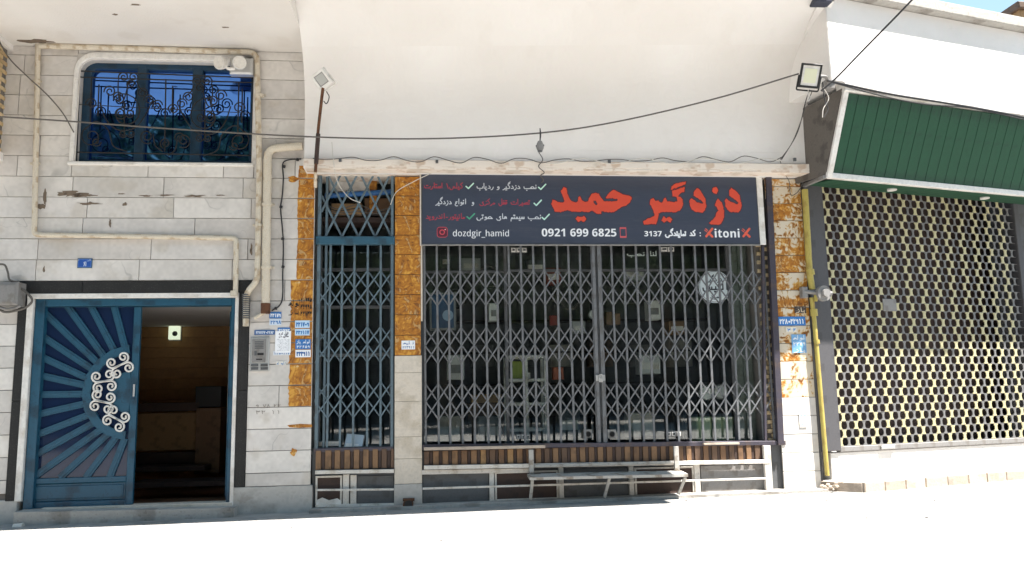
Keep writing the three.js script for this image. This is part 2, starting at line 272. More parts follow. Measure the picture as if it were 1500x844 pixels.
  const D = { '۰': [ring(0.4, 0.8, 0.25, 6)], '۱': [[[0.6, 1.8], [0.4, 1.3], [0.4, 0]]], '۲': [[[0.7, 0], [0.8, 1.8], [0.65, 1.2], [0.25, 1.2], [0.15, 1.7]]], '۳': [[[0.7, 0], [0.85, 1.8], [0.7, 1.2], [0.5, 1.2], [0.48, 1.6], [0.4, 1.2], [0.2, 1.2], [0.1, 1.7]]],
    '۵': [[[0.45, 1.8], [0.85, 0.5], [0.65, 0.1], [0.45, 0.4], [0.25, 0.1], [0.05, 0.5], [0.45, 1.8]]], '۶': [[[0.1, 1.7], [0.6, 1.6], [0.7, 1.2], [0.2, 1.1], [0.7, 0]]], '۷': [[[0.85, 1.8], [0.45, 0], [0.05, 1.8]]], '۸': [[[0.85, 0], [0.45, 1.8], [0.05, 0]]], '۹': [ring(0.5, 1.3, 0.32), [[0.2, 1.2], [0.25, 0]]], '۴': [[[0.75, 0], [0.85, 1.8], [0.75, 1.0], [0.2, 0.9], [0.55, 1.4], [0.15, 1.7]]] };
  if (D[c]) return { w: 1, s: D[c] };
  if (c === '\\') return { w: 0.8, s: [[[0.1, -0.2], [0.6, 2]]] };
  if (c === '-') return { w: 0.8, s: [[[0.1, 0.5], [0.7, 0.5]]] };
  return { w: 0.75, s: [] };
}
function persian(ctx, text, right, left, base, unit, lw, color) {
  const cs = [...text.replace(/[۰-۹]+/g, (m) => [...m].reverse().join(''))], joins = (c) => c && /[\u0600-\u06cc]/.test(c) && !/[۰-۹]/.test(c); let x = 0; const S = [], Dt = [];
  cs.forEach((c, i) => {
    const jr = joins(c) && joins(cs[i - 1]) && !ALONE.includes(cs[i - 1]), jl = joins(c) && joins(cs[i + 1]) && !ALONE.includes(c);
    const g = letter(c, jr, jl); for (const s of g.s) S.push(s.map((p) => [p[0] + x, p[1]])); for (const d of g.d || []) Dt.push([d[0] + x, d[1]]);
    x += g.w + (jl ? 0 : 0.22);
  });
  const k = (right - left) / x; ctx.strokeStyle = ctx.fillStyle = color; ctx.lineWidth = lw; ctx.lineCap = ctx.lineJoin = 'round';
  for (const s of S) { ctx.beginPath(); s.forEach((p, i) => ctx[i ? 'lineTo' : 'moveTo'](right - p[0] * k, base - p[1] * unit)); ctx.stroke(); }
  for (const d of Dt) { ctx.beginPath(); ctx.arc(right - d[0] * k, base - d[1] * unit, lw * 0.75, 0, 7); ctx.fill(); }
}
function canvasMat(w, h, draw, opts = {}) {
  const c = document.createElement('canvas'); c.width = w; c.height = h; const x = c.getContext('2d'); draw(x, w, h);
  const t = new THREE.CanvasTexture(c); t.colorSpace = THREE.SRGBColorSpace; t.wrapS = t.wrapT = THREE.ClampToEdgeWrapping; t.generateMipmaps = true; t.minFilter = THREE.LinearMipmapLinearFilter;
  return std({ map: t, roughness: 0.6, ...opts });
}
function faceUV(g) {   // 0..1 across the x-y extent
  g.computeBoundingBox(); const b = g.boundingBox, p = g.attributes.position, uv = g.attributes.uv;
  for (let i = 0; i < p.count; i++) uv.setXY(i, (p.getX(i) - b.min.x) / (b.max.x - b.min.x), (p.getY(i) - b.min.y) / (b.max.y - b.min.y)); return g;
}
// ---------------------------------------------------------------- the shop sign's print (drawn in the sign's own measure: 4 units a step)
const A = (x, y) => [780 + x / 8.333, 255 + y / 8.333], Bz = (x, y) => [930 + x / 8.333, 255 + y / 8.333];
const pairs = (s, f) => s.trim().split(/\s+/).map((q) => f(...q.split(',').map(Number)));
const TITLE = [
  [pairs('345,160 380,175 385,235 415,310 440,335 490,350 515,330 520,285 545,275 560,320 600,340 640,335 655,290 680,245 730,225 775,245 800,295 830,330 880,335 990,330 1000,305 940,295 855,295 880,250 925,205 965,190 1040,235 1080,250 1165,270 1175,295 1150,350 1100,385 1040,400 990,440 950,465 830,465 800,450 790,490 740,485 700,460 680,445 640,470 560,460 500,465 430,460 390,440 340,455 295,470 230,460 205,400 190,370 205,315 240,325 270,345 330,350 350,330 310,215', A), pairs('705,320 735,330 755,365 740,385 705,355', A)],
  [pairs('480,545 510,515 545,535 580,515 610,550 575,590 545,570 510,590', A)],
  [pairs('415,185 430,140 470,110 610,80 600,115 480,165', Bz)],
  [pairs('430,200 590,145 585,205 540,225 500,265 530,270 560,315 555,385 520,440 450,465 370,460 300,460 250,480 235,560 215,610 60,615 50,585 110,545 160,530 200,500 190,465 165,390 145,370 160,300 190,290 215,325 250,320 290,350 310,335 320,295 345,280 360,325 430,340 490,330 480,280 430,265', Bz)],
  [pairs('280,560 310,515 345,540 380,515 415,550 390,590 350,570 310,590', Bz)],
  [pairs('740,160 775,180 810,240 840,290 850,375 830,440 800,465 710,460 665,430 645,390 640,330 660,290 690,305 720,330 800,360 815,345 780,310 700,260 700,215', Bz)],
  [pairs('930,195 945,155 985,145 1010,180 990,235 945,220', Bz)],
  [pairs('1000,290 1045,335 1055,370 1070,440 1065,520 1040,580 1010,615 900,615 870,590 920,560 950,520 970,470 1000,440 980,400 955,375 975,330', Bz)],
  [pairs('1175,155 1230,190 1280,250 1285,330 1300,370 1275,440 1245,465 1150,455 1110,425 1090,390 1085,310 1105,290 1130,310 1165,335 1240,360 1260,345 1220,305 1145,250 1150,190', Bz)],
];
const signPrint = canvasMat(1960, 400, (c) => {
  c.fillStyle = '#3f4554'; c.fillRect(0, 0, 1960, 400);
  for (let i = 0; i < 900; i++) { c.fillStyle = `rgba(${rnd() < 0.5 ? '96,96,104' : '40,44,58'},0.05)`; c.fillRect(rnd() * 1960, rnd() * 400, rr(10, 90), rr(2, 10)); }
  c.scale(4, 4); c.translate(-619, -257);
  const trace = (poly, jit) => { poly.forEach((p, i) => { const q = poly[(i + 1) % poly.length], n = Math.max(1, Math.round(Math.hypot(q[0] - p[0], q[1] - p[1]) / 1.6)); for (let k = 0; k < n; k++) { const t = k / n, x = p[0] + (q[0] - p[0]) * t + rr(-jit, jit), y = p[1] + (q[1] - p[1]) * t + rr(-jit, jit) * 1.3; i || k ? c.lineTo(x, y) : c.moveTo(x, y); } }); c.closePath(); };
  for (const polys of TITLE) {
    c.beginPath(); for (const p of polys) trace(p, 0.45);
    c.lineJoin = 'round'; c.strokeStyle = '#4a2630'; c.lineWidth = 2; c.stroke(); c.fillStyle = '#d04f3a'; c.fill('evenodd');
  }
  const W = '#ccd0d6', R = '#a83e4c', G = '#55a383', lw = 1.15;
  const check = (x, y, col) => { c.strokeStyle = col; c.lineWidth = 1.9; c.lineCap = 'round'; c.beginPath(); c.moveTo(x, y + 5); c.lineTo(x + 3.2, y + 8); c.lineTo(x + 10.5, y + 0.5); c.stroke(); };
  persian(c, 'نصب دزدگیر و ردیاب', 782.5, 695, 277, 3.3, lw, W); check(785, 270, '#bfe6d6'); persian(c, 'کیلس\\ استارت', 676, 620.5, 277, 3.3, lw, R); check(681, 269.5, '#bfe6d6');
  check(778, 293.5, '#bfe6d6'); persian(c, 'تعمیرات قفل مرکزی', 772, 698.5, 300, 3.3, lw, R); persian(c, 'و', 692, 688, 300, 3.3, lw, W); persian(c, 'انواع دزدگیر', 681, 637, 300, 3.3, lw, W);
  check(789, 314, '#bfe6d6'); persian(c, 'نصب سیستم های صوتی', 788, 694, 321, 3.3, lw, W); check(682, 313.5, G); persian(c, 'مانیتور-اندروید', 679, 623, 321, 3.3, lw, R);
  c.textBaseline = 'alphabetic'; c.fillStyle = '#e9ebee'; c.font = 'bold 15.5px sans-serif';
  const fit = (s, x, y, w) => { c.save(); c.translate(x, y); c.scale(w / c.measureText(s).width, 1); c.fillText(s, 0, 0); c.restore(); };
  fit('0921 699 6825', 787.5, 347, 109.5); c.font = '12.5px sans-serif'; fit('dozdgir_hamid', 661, 346, 81);
  c.font = 'bold 10.5px sans-serif'; fit('3137', 937, 346, 26.5); c.fillText(':', 1019, 346);
  persian(c, 'کد نمایندگی', 1013, 967, 345, 3.4, 1.9, '#e9ebee');
  c.font = 'bold 17px sans-serif'; fit('itoni', 1041, 347.5, 40);
  c.lineCap = 'round';
  for (const x of [1027.5, 1083.5]) { c.strokeStyle = '#d9604c'; c.lineWidth = 3.4; for (const [a, b, d, e] of [[2, 346, 11.5, 335], [5.5, 341, 11, 346.5]]) { c.beginPath(); c.moveTo(x + a, b); c.lineTo(x + d, e); c.stroke(); } c.lineWidth = 1.3; c.beginPath(); c.moveTo(x, 337); c.lineTo(x + 3, 339.5); c.moveTo(x + 1.5, 335); c.lineTo(x + 4.5, 337.5); c.stroke(); }
  c.strokeStyle = '#c85a5e'; c.lineWidth = 1; c.strokeRect(902, 333.5, 8.5, 14.5); c.fillStyle = '#c85a5e'; c.fillRect(902, 333.5, 8.5, 2); c.fillRect(902, 346, 8.5, 2);
  c.strokeStyle = '#c8505a'; c.lineWidth = 1.5; c.beginPath(); c.roundRect(640, 334, 13.5, 13.5, 3.2); c.stroke(); c.fillStyle = '#5a2c3a'; c.fill(); c.beginPath(); c.arc(646.7, 340.7, 3.2, 0, 7); c.stroke(); c.beginPath(); c.arc(651, 336.8, 0.9, 0, 7); c.fillStyle = '#e8b0b0'; c.fill();
}, { roughness: 0.36, bumpMap: tex(256, 1, (u, v) => { const n = 255 * (0.7 * fbm(u * 5 + v * 2, v * 3, 5, 3, 4) + 0.3 * vn(u * 20 + v * 9, v * 6, 20, 2)); return [n, n, n]; }, false), bumpScale: 0.02 });
const sticker = (rows, fg, bg, w = 192, h = 128) => canvasMat(w, h, (c) => {
  c.fillStyle = bg; c.fillRect(0, 0, w, h); for (let i = 0; i < 60; i++) { c.fillStyle = 'rgba(230,232,234,0.14)'; c.fillRect(rnd() * w, rnd() * h, rr(2, 26), rr(2, 9)); }
  const n = rows.length; rows.forEach((t, i) => { const H = h / n; persian(c, t, w * 0.94, w * 0.06, H * (i + 0.78), H * 0.27, Math.max(4, H * 0.1), Array.isArray(fg) ? fg[i] : fg); });
});

// ================================================================ the setting
const gA = P(620, 743, 0), gB = P(1134, 722, 0), GS = (gB.y - gA.y) / (gB.x - gA.x), GY = (x) => gA.y + GS * (x - gA.x);
{
  const g = new THREE.BufferGeometry(), q = [], N = 12, S = 240;
  for (let i = 0; i < N; i++) for (let j = 0; j < N; j++) { const X = (k) => -S + 2 * S * k / N, y = (x) => GY(Math.max(-30, Math.min(30, x))); const a = X(i), b = X(i + 1), c = X(j), d = X(j + 1); q.push([[a, y(a), d], [b, y(b), d], [b, y(b), c], [a, y(a), c]]); }
  const o = mesh('pavement', autoUV(fromQuads([[[-30, GY(-30), 200], [30, GY(30), 200], [30, GY(30), -200], [-30, GY(-30), -200]], [[30, GY(30), 200], [400, GY(30), 200], [400, GY(30), -200], [30, GY(30), -200]], [[-400, GY(-30), 200], [-30, GY(-30), 200], [-30, GY(-30), -200], [-400, GY(-30), -200]], [[-400, GY(-30), 900], [400, GY(30), 900], [400, GY(30), 200], [-400, GY(-30), 200]]])), M.ground);
  o.userData.kind = 'structure';
}
const TOPY = P(240, 72, 0).y;   // soffit of the house
const EAVE = 2.0;               // how far the floor above overhangs

// ================================================================ the marble house on the left
const house = thing('marble_house', 'pale marble clad house front with blue arched window and blue metal door', 'house');
const xHouse1 = P(459, 450, 0).x, xHouse0 = P(-45, 450, 0).x;
const win = rect(112, 88, 371.5, 239, 0), door = rect(34, 431, 346, 748, 0), gran = rect(18, 411.5, 362, 748, 0);
const cY = P(150, 411.4, 0).y, cH = (P(150, 83, 0).y - cY) / 11;
{
  const wall = part('wall', house);
  // backing with the openings left out
  const B = (x0, x1, y0, y1) => cbox(x0, y0, -0.32, x1, y1, -0.022, 0.001), yb = GY(xHouse0) - 0.6;
  mesh('wall_core', merge([B(xHouse0 - 3, door.x0, yb, gran.y1), B(door.x1, xHouse1 - 0.01, yb, gran.y1), B(door.x0, door.x1, door.y1, gran.y1), B(xHouse0 - 3, win.x0, gran.y1, TOPY), B(win.x1, xHouse1 - 0.01, gran.y1, TOPY), B(win.x0, win.x1, gran.y1, win.y0), B(win.x0, win.x1, win.y1, TOPY)]), M.mortar, wall);
  // slabs
  const holes = [{ x0: win.x0 - 0.02, x1: win.x1 + 0.02, y0: win.y0 - 0.02, y1: win.y1 + 0.06 }, { x0: gran.x0, x1: gran.x1, y0: -9, y1: gran.y1 }];
  const plinthY = P(410, 712, 0).y, gap = 0.0035;
  const known = { 0: [235, 452 * 0.3133, 0], 2: [139, 306], 3: [162, 319], 5: [100, 214, 306, 423] };
  for (let k = -11; k < 12; k++) {
    const y0 = cY + k * cH, y1 = Math.min(y0 + cH, TOPY - 0.002); let yy0 = Math.max(y0, plinthY);
    if (y1 <= yy0 + 0.03) continue;
    let pcs = [[xHouse0, xHouse1, yy0, y1]];
    for (const h of holes) {
      const out = [];
      for (const p of pcs) {
        const [a, b, u, v] = p; if (h.x0 >= b - 0.01 || h.x1 <= a + 0.01 || h.y0 >= v - 0.01 || h.y1 <= u + 0.01) { out.push(p); continue; }
        if (h.x0 > a + 0.02) out.push([a, h.x0, u, v]); if (h.x1 < b - 0.02) out.push([h.x1, b, u, v]);
        const m = Math.max(a, h.x0), n = Math.min(b, h.x1); if (h.y0 > u + 0.012) out.push([m, n, u, h.y0]); if (h.y1 < v - 0.012) out.push([m, n, h.y1, v]);
      }
      pcs = out;
    }
    for (const [a, b, u0, u1] of pcs) {
      let x = a;
      while (x < b - 0.02) {
        let e = x + rr(x === a ? 0.35 : 0.8, 1.4); if (b - e < 0.22) e = b; e = Math.min(e, b);
        if (e - x > 0.03) mesh('marble_slab', cbox(x + gap, u0 + gap, -0.02, e - gap, u1 - gap, rr(-0.0015, 0.0015), 0.0025, rr(0, 9), rr(0, 9)), M.marble[(rnd() * 4) | 0], wall);
        x = e;
      }
    }
  }
  // chipped places in the marble
  const chip = (cx, cy, w, h, n, rough) => { const pts = []; for (let i = 0; i < n; i++) { const a = i / n * 6.2832, k = 1 + rr(-rough, rough * 0.6), q = P(cx + w * k * Math.cos(a), cy + h * k * Math.sin(a), 0); pts.push([q.x, q.y]); } mesh('chipped_patch', plate(pts.reverse(), 0.0035, 0.002), M.chip, wall); };
  chip(104, 284, 18, 4, 26, 0.55); chip(124, 286, 16, 3, 22, 0.6); chip(66, 290, 3, 11, 18, 0.5); chip(61, 302, 6, 4, 14, 0.5); chip(132, 298, 16, 2.4, 20, 0.6); chip(183, 299, 4, 2.5, 12, 0.5);
  chip(215, 287, 10, 1.2, 16, 0.6); chip(240, 286, 12, 1.2, 16, 0.6); chip(286, 287, 15, 1.8, 20, 0.7); chip(323, 286, 8, 0.9, 14, 0.6); chip(161, 327, 2, 6, 14, 0.5); chip(368, 367, 1.8, 9, 16, 0.5); chip(64, 394, 2, 4.5, 12, 0.5); chip(178, 284, 9, 1.2, 14, 0.6);
  // plinth blocks
  const pl = (a, b, y0, y1) => mesh('plinth_block', cbox(P(a, 730, 0).x, y0, -0.3, P(b, 730, 0).x - 0.004, y1, 0.012, 0.006, rr(0, 5), rr(0, 5)), M.plinth, wall);
  pl(340, 458, GY(-2) - 0.3, plinthY - 0.003); pl(-45, 26, GY(-5) - 0.3, P(12, 733, 0).y);
  // amber paint brushed over the slabs' ends
  const edge = P(459, 400, 0).x - 0.003; let prev = 0;
  const top = P(440, 243, 0).y, mid = P(440, 466, 0).y;
  const strip = (y0, y1, w0, w1, rough) => { const pts = [[edge, y0], [edge, y1]], n = Math.max(4, Math.round((y1 - y0) / 0.03)); for (let i = 0; i <= n; i++) { const t = i / n; pts.push([edge - (w0 + (w1 - w0) * t) - rr(-rough, rough), y1 + (y0 - y1) * t]); } mesh('amber_paint', plate(pts.reverse(), 0.0045, 0.002), M.amber[(rnd() * 2) | 0], wall); };
  for (let k = -5; k < 8; k++) { const y0 = cY + (k - 1) * cH + 0.006, y1 = Math.min(top, y0 + cH - 0.012); if (y1 - y0 < 0.05 || y0 < P(440, 615, 0).y) continue; const w = P(459, 400, 0).x - P(k > 0 ? 435 : 427, 400, 0).x; strip(y0, y1, w + rr(-0.01, 0.01), w + rr(-0.01, 0.01), k > 0 ? 0.005 : 0.009); }
  { const q = [[421, 623], [440, 621], [457, 622], [457, 626], [438, 627], [424, 626]].map((a) => P(...a, 0)); mesh('amber_paint', plate(q.map((v) => [v.x, v.y]).reverse(), 0.0045, 0.002), M.amber[0], wall); }
  chipAmber(430, 663, 5, 7); chipAmber(430, 262, 9, 5);
  function chipAmber(cx, cy, w, h) { const pts = []; for (let i = 0; i < 14; i++) { const a = -i / 14 * 6.2832, k = 1 + rr(-0.4, 0.2), q = P(cx + w * k * Math.cos(a), cy + h * k * Math.sin(a), 0); pts.push([q.x, q.y]); } mesh('amber_paint', plate(pts, 0.0045, 0.002), M.amber[1], wall); }
  // phone numbers stencilled on the wall
  const st = (a, b, c, d, rows, name) => mesh(name, faceUV(rbox(a, b, c, d, 0.0075, 0.0015, 0.0001)), canvasMat(256, 128, (x, w, h) => { x.clearRect(0, 0, w, h); rows.forEach((t, i) => persian(x, t, w * 0.97, w * 0.03, h / rows.length * (i + 0.82), h / rows.length * 0.3, name[0] === 'sc' ? 5 : name.startsWith('scr') ? 4.5 : 9, name.startsWith('scr') ? 'rgba(138,128,118,1)' : 'rgba(34,28,24,1)')); }, { alphaTest: 0.5, transparent: false }), wall);
  st(421, 437, 440, 462, ['لوله', 'باز'], 'stencilled_writing'); st(439, 434, 457, 464, ['۲۱۹۹۵', '۲۲۹۹۵', '۲۲۷۳۳'], 'stencilled_number');
  st(372, 590, 412, 608, ['۲۲ ۷۸ ۹', '۱۱ ۳۲'], 'scratched_writing');
}
{ // granite around the door, white trim inside it, plaster ceiling under the floor above
  const S = part('door_surround', house), zf = 0.012;
  const G = (name, a, b, c, d, m, z = zf, dep = 0.06) => mesh(name, rbox(a, b, c, d, z, dep, 0.004, rr(0, 4), rr(0, 4)), m, S);
  const r = gran, t = P(200, 429.5, 0).y, bot = GY(-4) - 0.2;
  const xs = [gran.x0, P(121, 420).x, P(360, 420).x - 0.001, gran.x1 + 0.02];
  mesh('granite_strip', cbox(xs[0], t, -0.3, xs[1] - 0.002, gran.y1 - 0.003, zf, 0.003), M.granite, S); mesh('granite_strip', cbox(xs[1] + 0.002, t, -0.3, xs[3], gran.y1 - 0.003, zf, 0.003), M.granite, S);
  const jl = P(30, 600).x, jr = P(346, 600).x, m1 = P(30, 588).y, m2 = P(350, 572).y;
  mesh('granite_strip', cbox(gran.x0, m1 + 0.002, -0.3, jl, t - 0.003, zf, 0.003), M.granite, S); mesh('granite_strip', cbox(gran.x0, P(20, 735).y, -0.3, jl, m1 - 0.002, zf, 0.003), M.granite, S);
  mesh('granite_strip', cbox(jr, m2 + 0.002, -0.3, gran.x1, t - 0.003, zf, 0.003), M.granite, S); mesh('granite_strip', cbox(jr, P(350, 714).y, -0.3, gran.x1, m2 - 0.002, zf, 0.003), M.granite, S);
  const tl = P(41, 580).x, tr = P(341, 580).x, ty = P(200, 437).y;
  mesh('white_trim', cbox(jl + 0.002, P(22, 735).y, -0.3, tl, ty, 0.018, 0.004), M.trim, S); mesh('white_trim', cbox(tr, P(342, 740).y, -0.3, jr - 0.002, ty, 0.018, 0.004), M.trim, S); mesh('white_trim', cbox(jl + 0.002, ty + 0.002, -0.3, jr - 0.002, t - 0.003, 0.022, 0.004), M.trim, S);
  const so = mesh('soffit', cbox(xHouse0 - 3, TOPY, -0.3, P(447, 160, 0.2).x - 0.002, TOPY + 0.3, EAVE, 0.01), M.soffit, house);
  const cr = P(55, 50, 0.12), cp = []; for (let i = 0; i < 16; i++) { const a = i / 16 * 6.2832, k = rr(0.5, 1.2); cp.push([0.2 * k * Math.cos(a), 0.06 * k * Math.sin(a)]); }
  const cg = plate(cp, 0, 0.004); cg.rotateX(Math.PI / 2); cg.translate(cr.x, TOPY - 0.003, 0.14); mesh('broken_plaster', cg, M.chip, house);
  for (const [x, y, w] of [[199, 7, 0.07], [168, 21, 0.05], [330, 40, 0.04]]) { const d = ray(x, y), t = (TOPY - camera.position.y) / d.y, q = camera.position.clone().addScaledVector(d, t), pts = []; for (let i = 0; i < 12; i++) { const a = i / 12 * 6.2832, k = rr(0.5, 1.2); pts.push([w * k * Math.cos(a), 0.02 * k * Math.sin(a)]); } const g = plate(pts, 0, 0.003); g.rotateX(Math.PI / 2); g.translate(q.x, TOPY - 0.0025, q.z); mesh('chipped_plaster', g, M.chip, house); }
  mesh('floor_above', cbox(xHouse0 - 3, TOPY + 0.302, -0.3, P(447, 160, 0.2).x - 0.002, TOPY + 3.4, EAVE - 0.02, 0.01), M.soffit, house);
}
{ // the arched window
  const w = part('window', house), { x0, x1, y0, y1 } = win, R = 0.165;
  const arch = (a, b, c, d, r) => { const p = [[a, b], [c, b]]; for (let i = 0; i <= 8; i++) { const t = i / 8 * Math.PI / 2; p.push([c - r + r * Math.cos(t), d - r + r * Math.sin(t)]); } for (let i = 0; i <= 8; i++) { const t = Math.PI / 2 + i / 8 * Math.PI / 2; p.push([a + r + r * Math.cos(t), d - r + r * Math.sin(t)]); } return p; };
  const frameRing = (o, i, z, t) => { const s = new THREE.Shape(o.map((p) => new THREE.Vector2(...p))); s.holes.push(new THREE.Path(i.map((p) => new THREE.Vector2(...p)))); const g = new THREE.ExtrudeGeometry(s, { depth: t, bevelEnabled: true, bevelSize: 0.006, bevelThickness: 0.006, bevelSegments: 1 }); g.translate(0, 0, z - t - 0.006); return autoUV(g); };
  const ins = (k, r) => arch(x0 + k, y0 + k * 0.3, x1 - k, y1 - k, r);
  mesh('stone_surround', frameRing([[x0 - 0.02, y0 - 0.02], [x1 + 0.02, y0 - 0.02], [x1 + 0.02, y1 + 0.06], [x0 - 0.02, y1 + 0.06]], ins(0.008, R), -0.005, 0.2), M.marble[1], w);
  mesh('stone_moulding', frameRing(arch(x0 - 0.045, y0 - 0.01, x1 + 0.045, y1 + 0.075, R + 0.08), ins(-0.006, R + 0.02), 0.018, 0.03), M.trim, w);
  mesh('frame', frameRing(ins(0.006, R), arch(x0 + 0.1, y0 + 0.06, x1 - 0.06, y1 - 0.075, 0.1), -0.1, 0.05), M.tealDark, w);
  mesh('pane', cbox(x0 + 0.02, y0 + 0.015, -0.17, x1 - 0.02, y1 - 0.02, -0.16, 0.001), M.blueGlass, w);
  for (const [a, b] of [[201, 215], [282, 297]]) mesh('mullion', cbox(P(a, 160, -0.15).x, y0 + 0.03, -0.157, P(b, 160, -0.15).x, y1 - 0.04, -0.095, 0.008), M.tealDark, w);
  for (const [a, b] of [[131, 200], [216, 281], [298, 362]]) mesh('sash_rail', cbox(P(a, 160, -0.15).x, P(240, 101, -0.15).y, -0.157, P(b, 160, -0.15).x, P(240, 96, -0.15).y, -0.112, 0.004), M.tealDark, w);
  mesh('sill', cbox(x0 - 0.06, y0 - 0.035, -0.2, x1 + 0.02, y0 + 0.004, 0.035, 0.008), M.trim, w);
  mesh('room_behind', cbox(x0 - 0.3, y0 - 0.3, -1.4, x1 + 0.3, y1 + 0.2, -0.33, 0.01), M.black, house);
}
{ // wrought iron grille in front of the window
  const g = thing('window_grille', 'black wrought iron scroll grille across the blue arched window', 'window grille'), z = -0.02;
  const T = (name, pts, r = 0.007) => mesh(name, sweep(pts, r * 1.3, 5), M.iron, g), L = (a, b, c, d) => [P(a, b, z), P(c, d, z)];
  T('rail', L(115, 104, 371, 114)); T('rail', L(115, 113, 371, 121)); T('rail', L(112, 223, 370, 228)); T('rail', L(112, 153, 371, 166), 0.004);
  T('upright', L(117, 104, 112, 236)); T('upright', L(371, 112, 369, 236)); T('picket', L(134, 114, 132, 180)); T('picket', L(145, 124, 143, 170)); T('picket', L(243, 116, 241, 222)); T('picket', L(253, 126, 252, 165)); T('picket', L(350, 120, 348, 200)); T('picket', L(355, 130, 354, 180)); T('picket', L(182, 150, 182, 200)); T('picket', L(300, 150, 300, 205));
  const spiral = (cx, cy, r, turns, a0, dir = 1) => { const p = [], n = Math.round(turns * 14); for (let i = 0; i <= n; i++) { const t = i / n, a = a0 + dir * t * turns * 6.2832, q = r * (1 - 0.78 * t); p.push(P(cx + q * Math.cos(a), cy + q * Math.sin(a), z)); } return p; };
  const S = (...a) => T('scroll', spiral(...a), 0.0062), C = (...pts) => T('scroll', spline(pts.map((q) => P(q[0], q[1], z)), 22), 0.0062);
  for (const [m, o] of [[1, 0], [-1, 484]]) {   // the two mirrored halves
    const X = (x) => o + m * x, SM = (cx, cy, r, t, a, d) => S(X(cx), cy + (m < 0 ? 6 : 0), r, t, m > 0 ? a : Math.PI - a, m * d), CM = (...q) => C(...q.map((p) => [X(p[0]), p[1] + (m < 0 ? 6 : 0)]));
    SM(161, 134, 9, 1.6, 3, 1); SM(172, 142, 8, 1.6, 0, -1); SM(181, 113, 8, 1.5, 2.6, 1); SM(195, 113, 7, 1.4, 0.4, -1); SM(192, 123, 7, 1.5, 2, 1); SM(208, 136, 8, 1.6, 0.3, -1); SM(218, 146, 8, 1.6, 3, 1); SM(230, 154, 8, 1.5, 0, -1); SM(134, 152, 9, 1.4, 3, 1);
    CM([173, 118], [173, 135], [175, 148]); CM([188, 120], [184, 138], [178, 150], [168, 146]); CM([200, 118], [204, 128], [214, 136]);
    SM(182, 165, 29, 1.05, 4.4, 1); SM(176, 166, 9, 1.7, 0.5, 1); SM(190, 166, 7, 1.5, 3, -1); SM(134, 200, 16, 1.4, 4.2, -1); SM(141, 208, 7, 1.4, 0, 1); SM(215, 200, 11, 1.6, 1, 1); SM(180, 196, 6, 1.5, 0.2, 1); SM(192, 196, 6, 1.5, 2.9, -1);
    CM([146, 150], [156, 176], [172, 190], [196, 188], [212, 170], [222, 150]); CM([124, 190], [140, 178], [158, 190], [166, 214], [186, 222]); CM([224, 196], [228, 214], [238, 222]);
  }
  S(242, 210, 8, 1.6, 2, 1); S(262, 202, 8, 1.5, 0, -1);
}

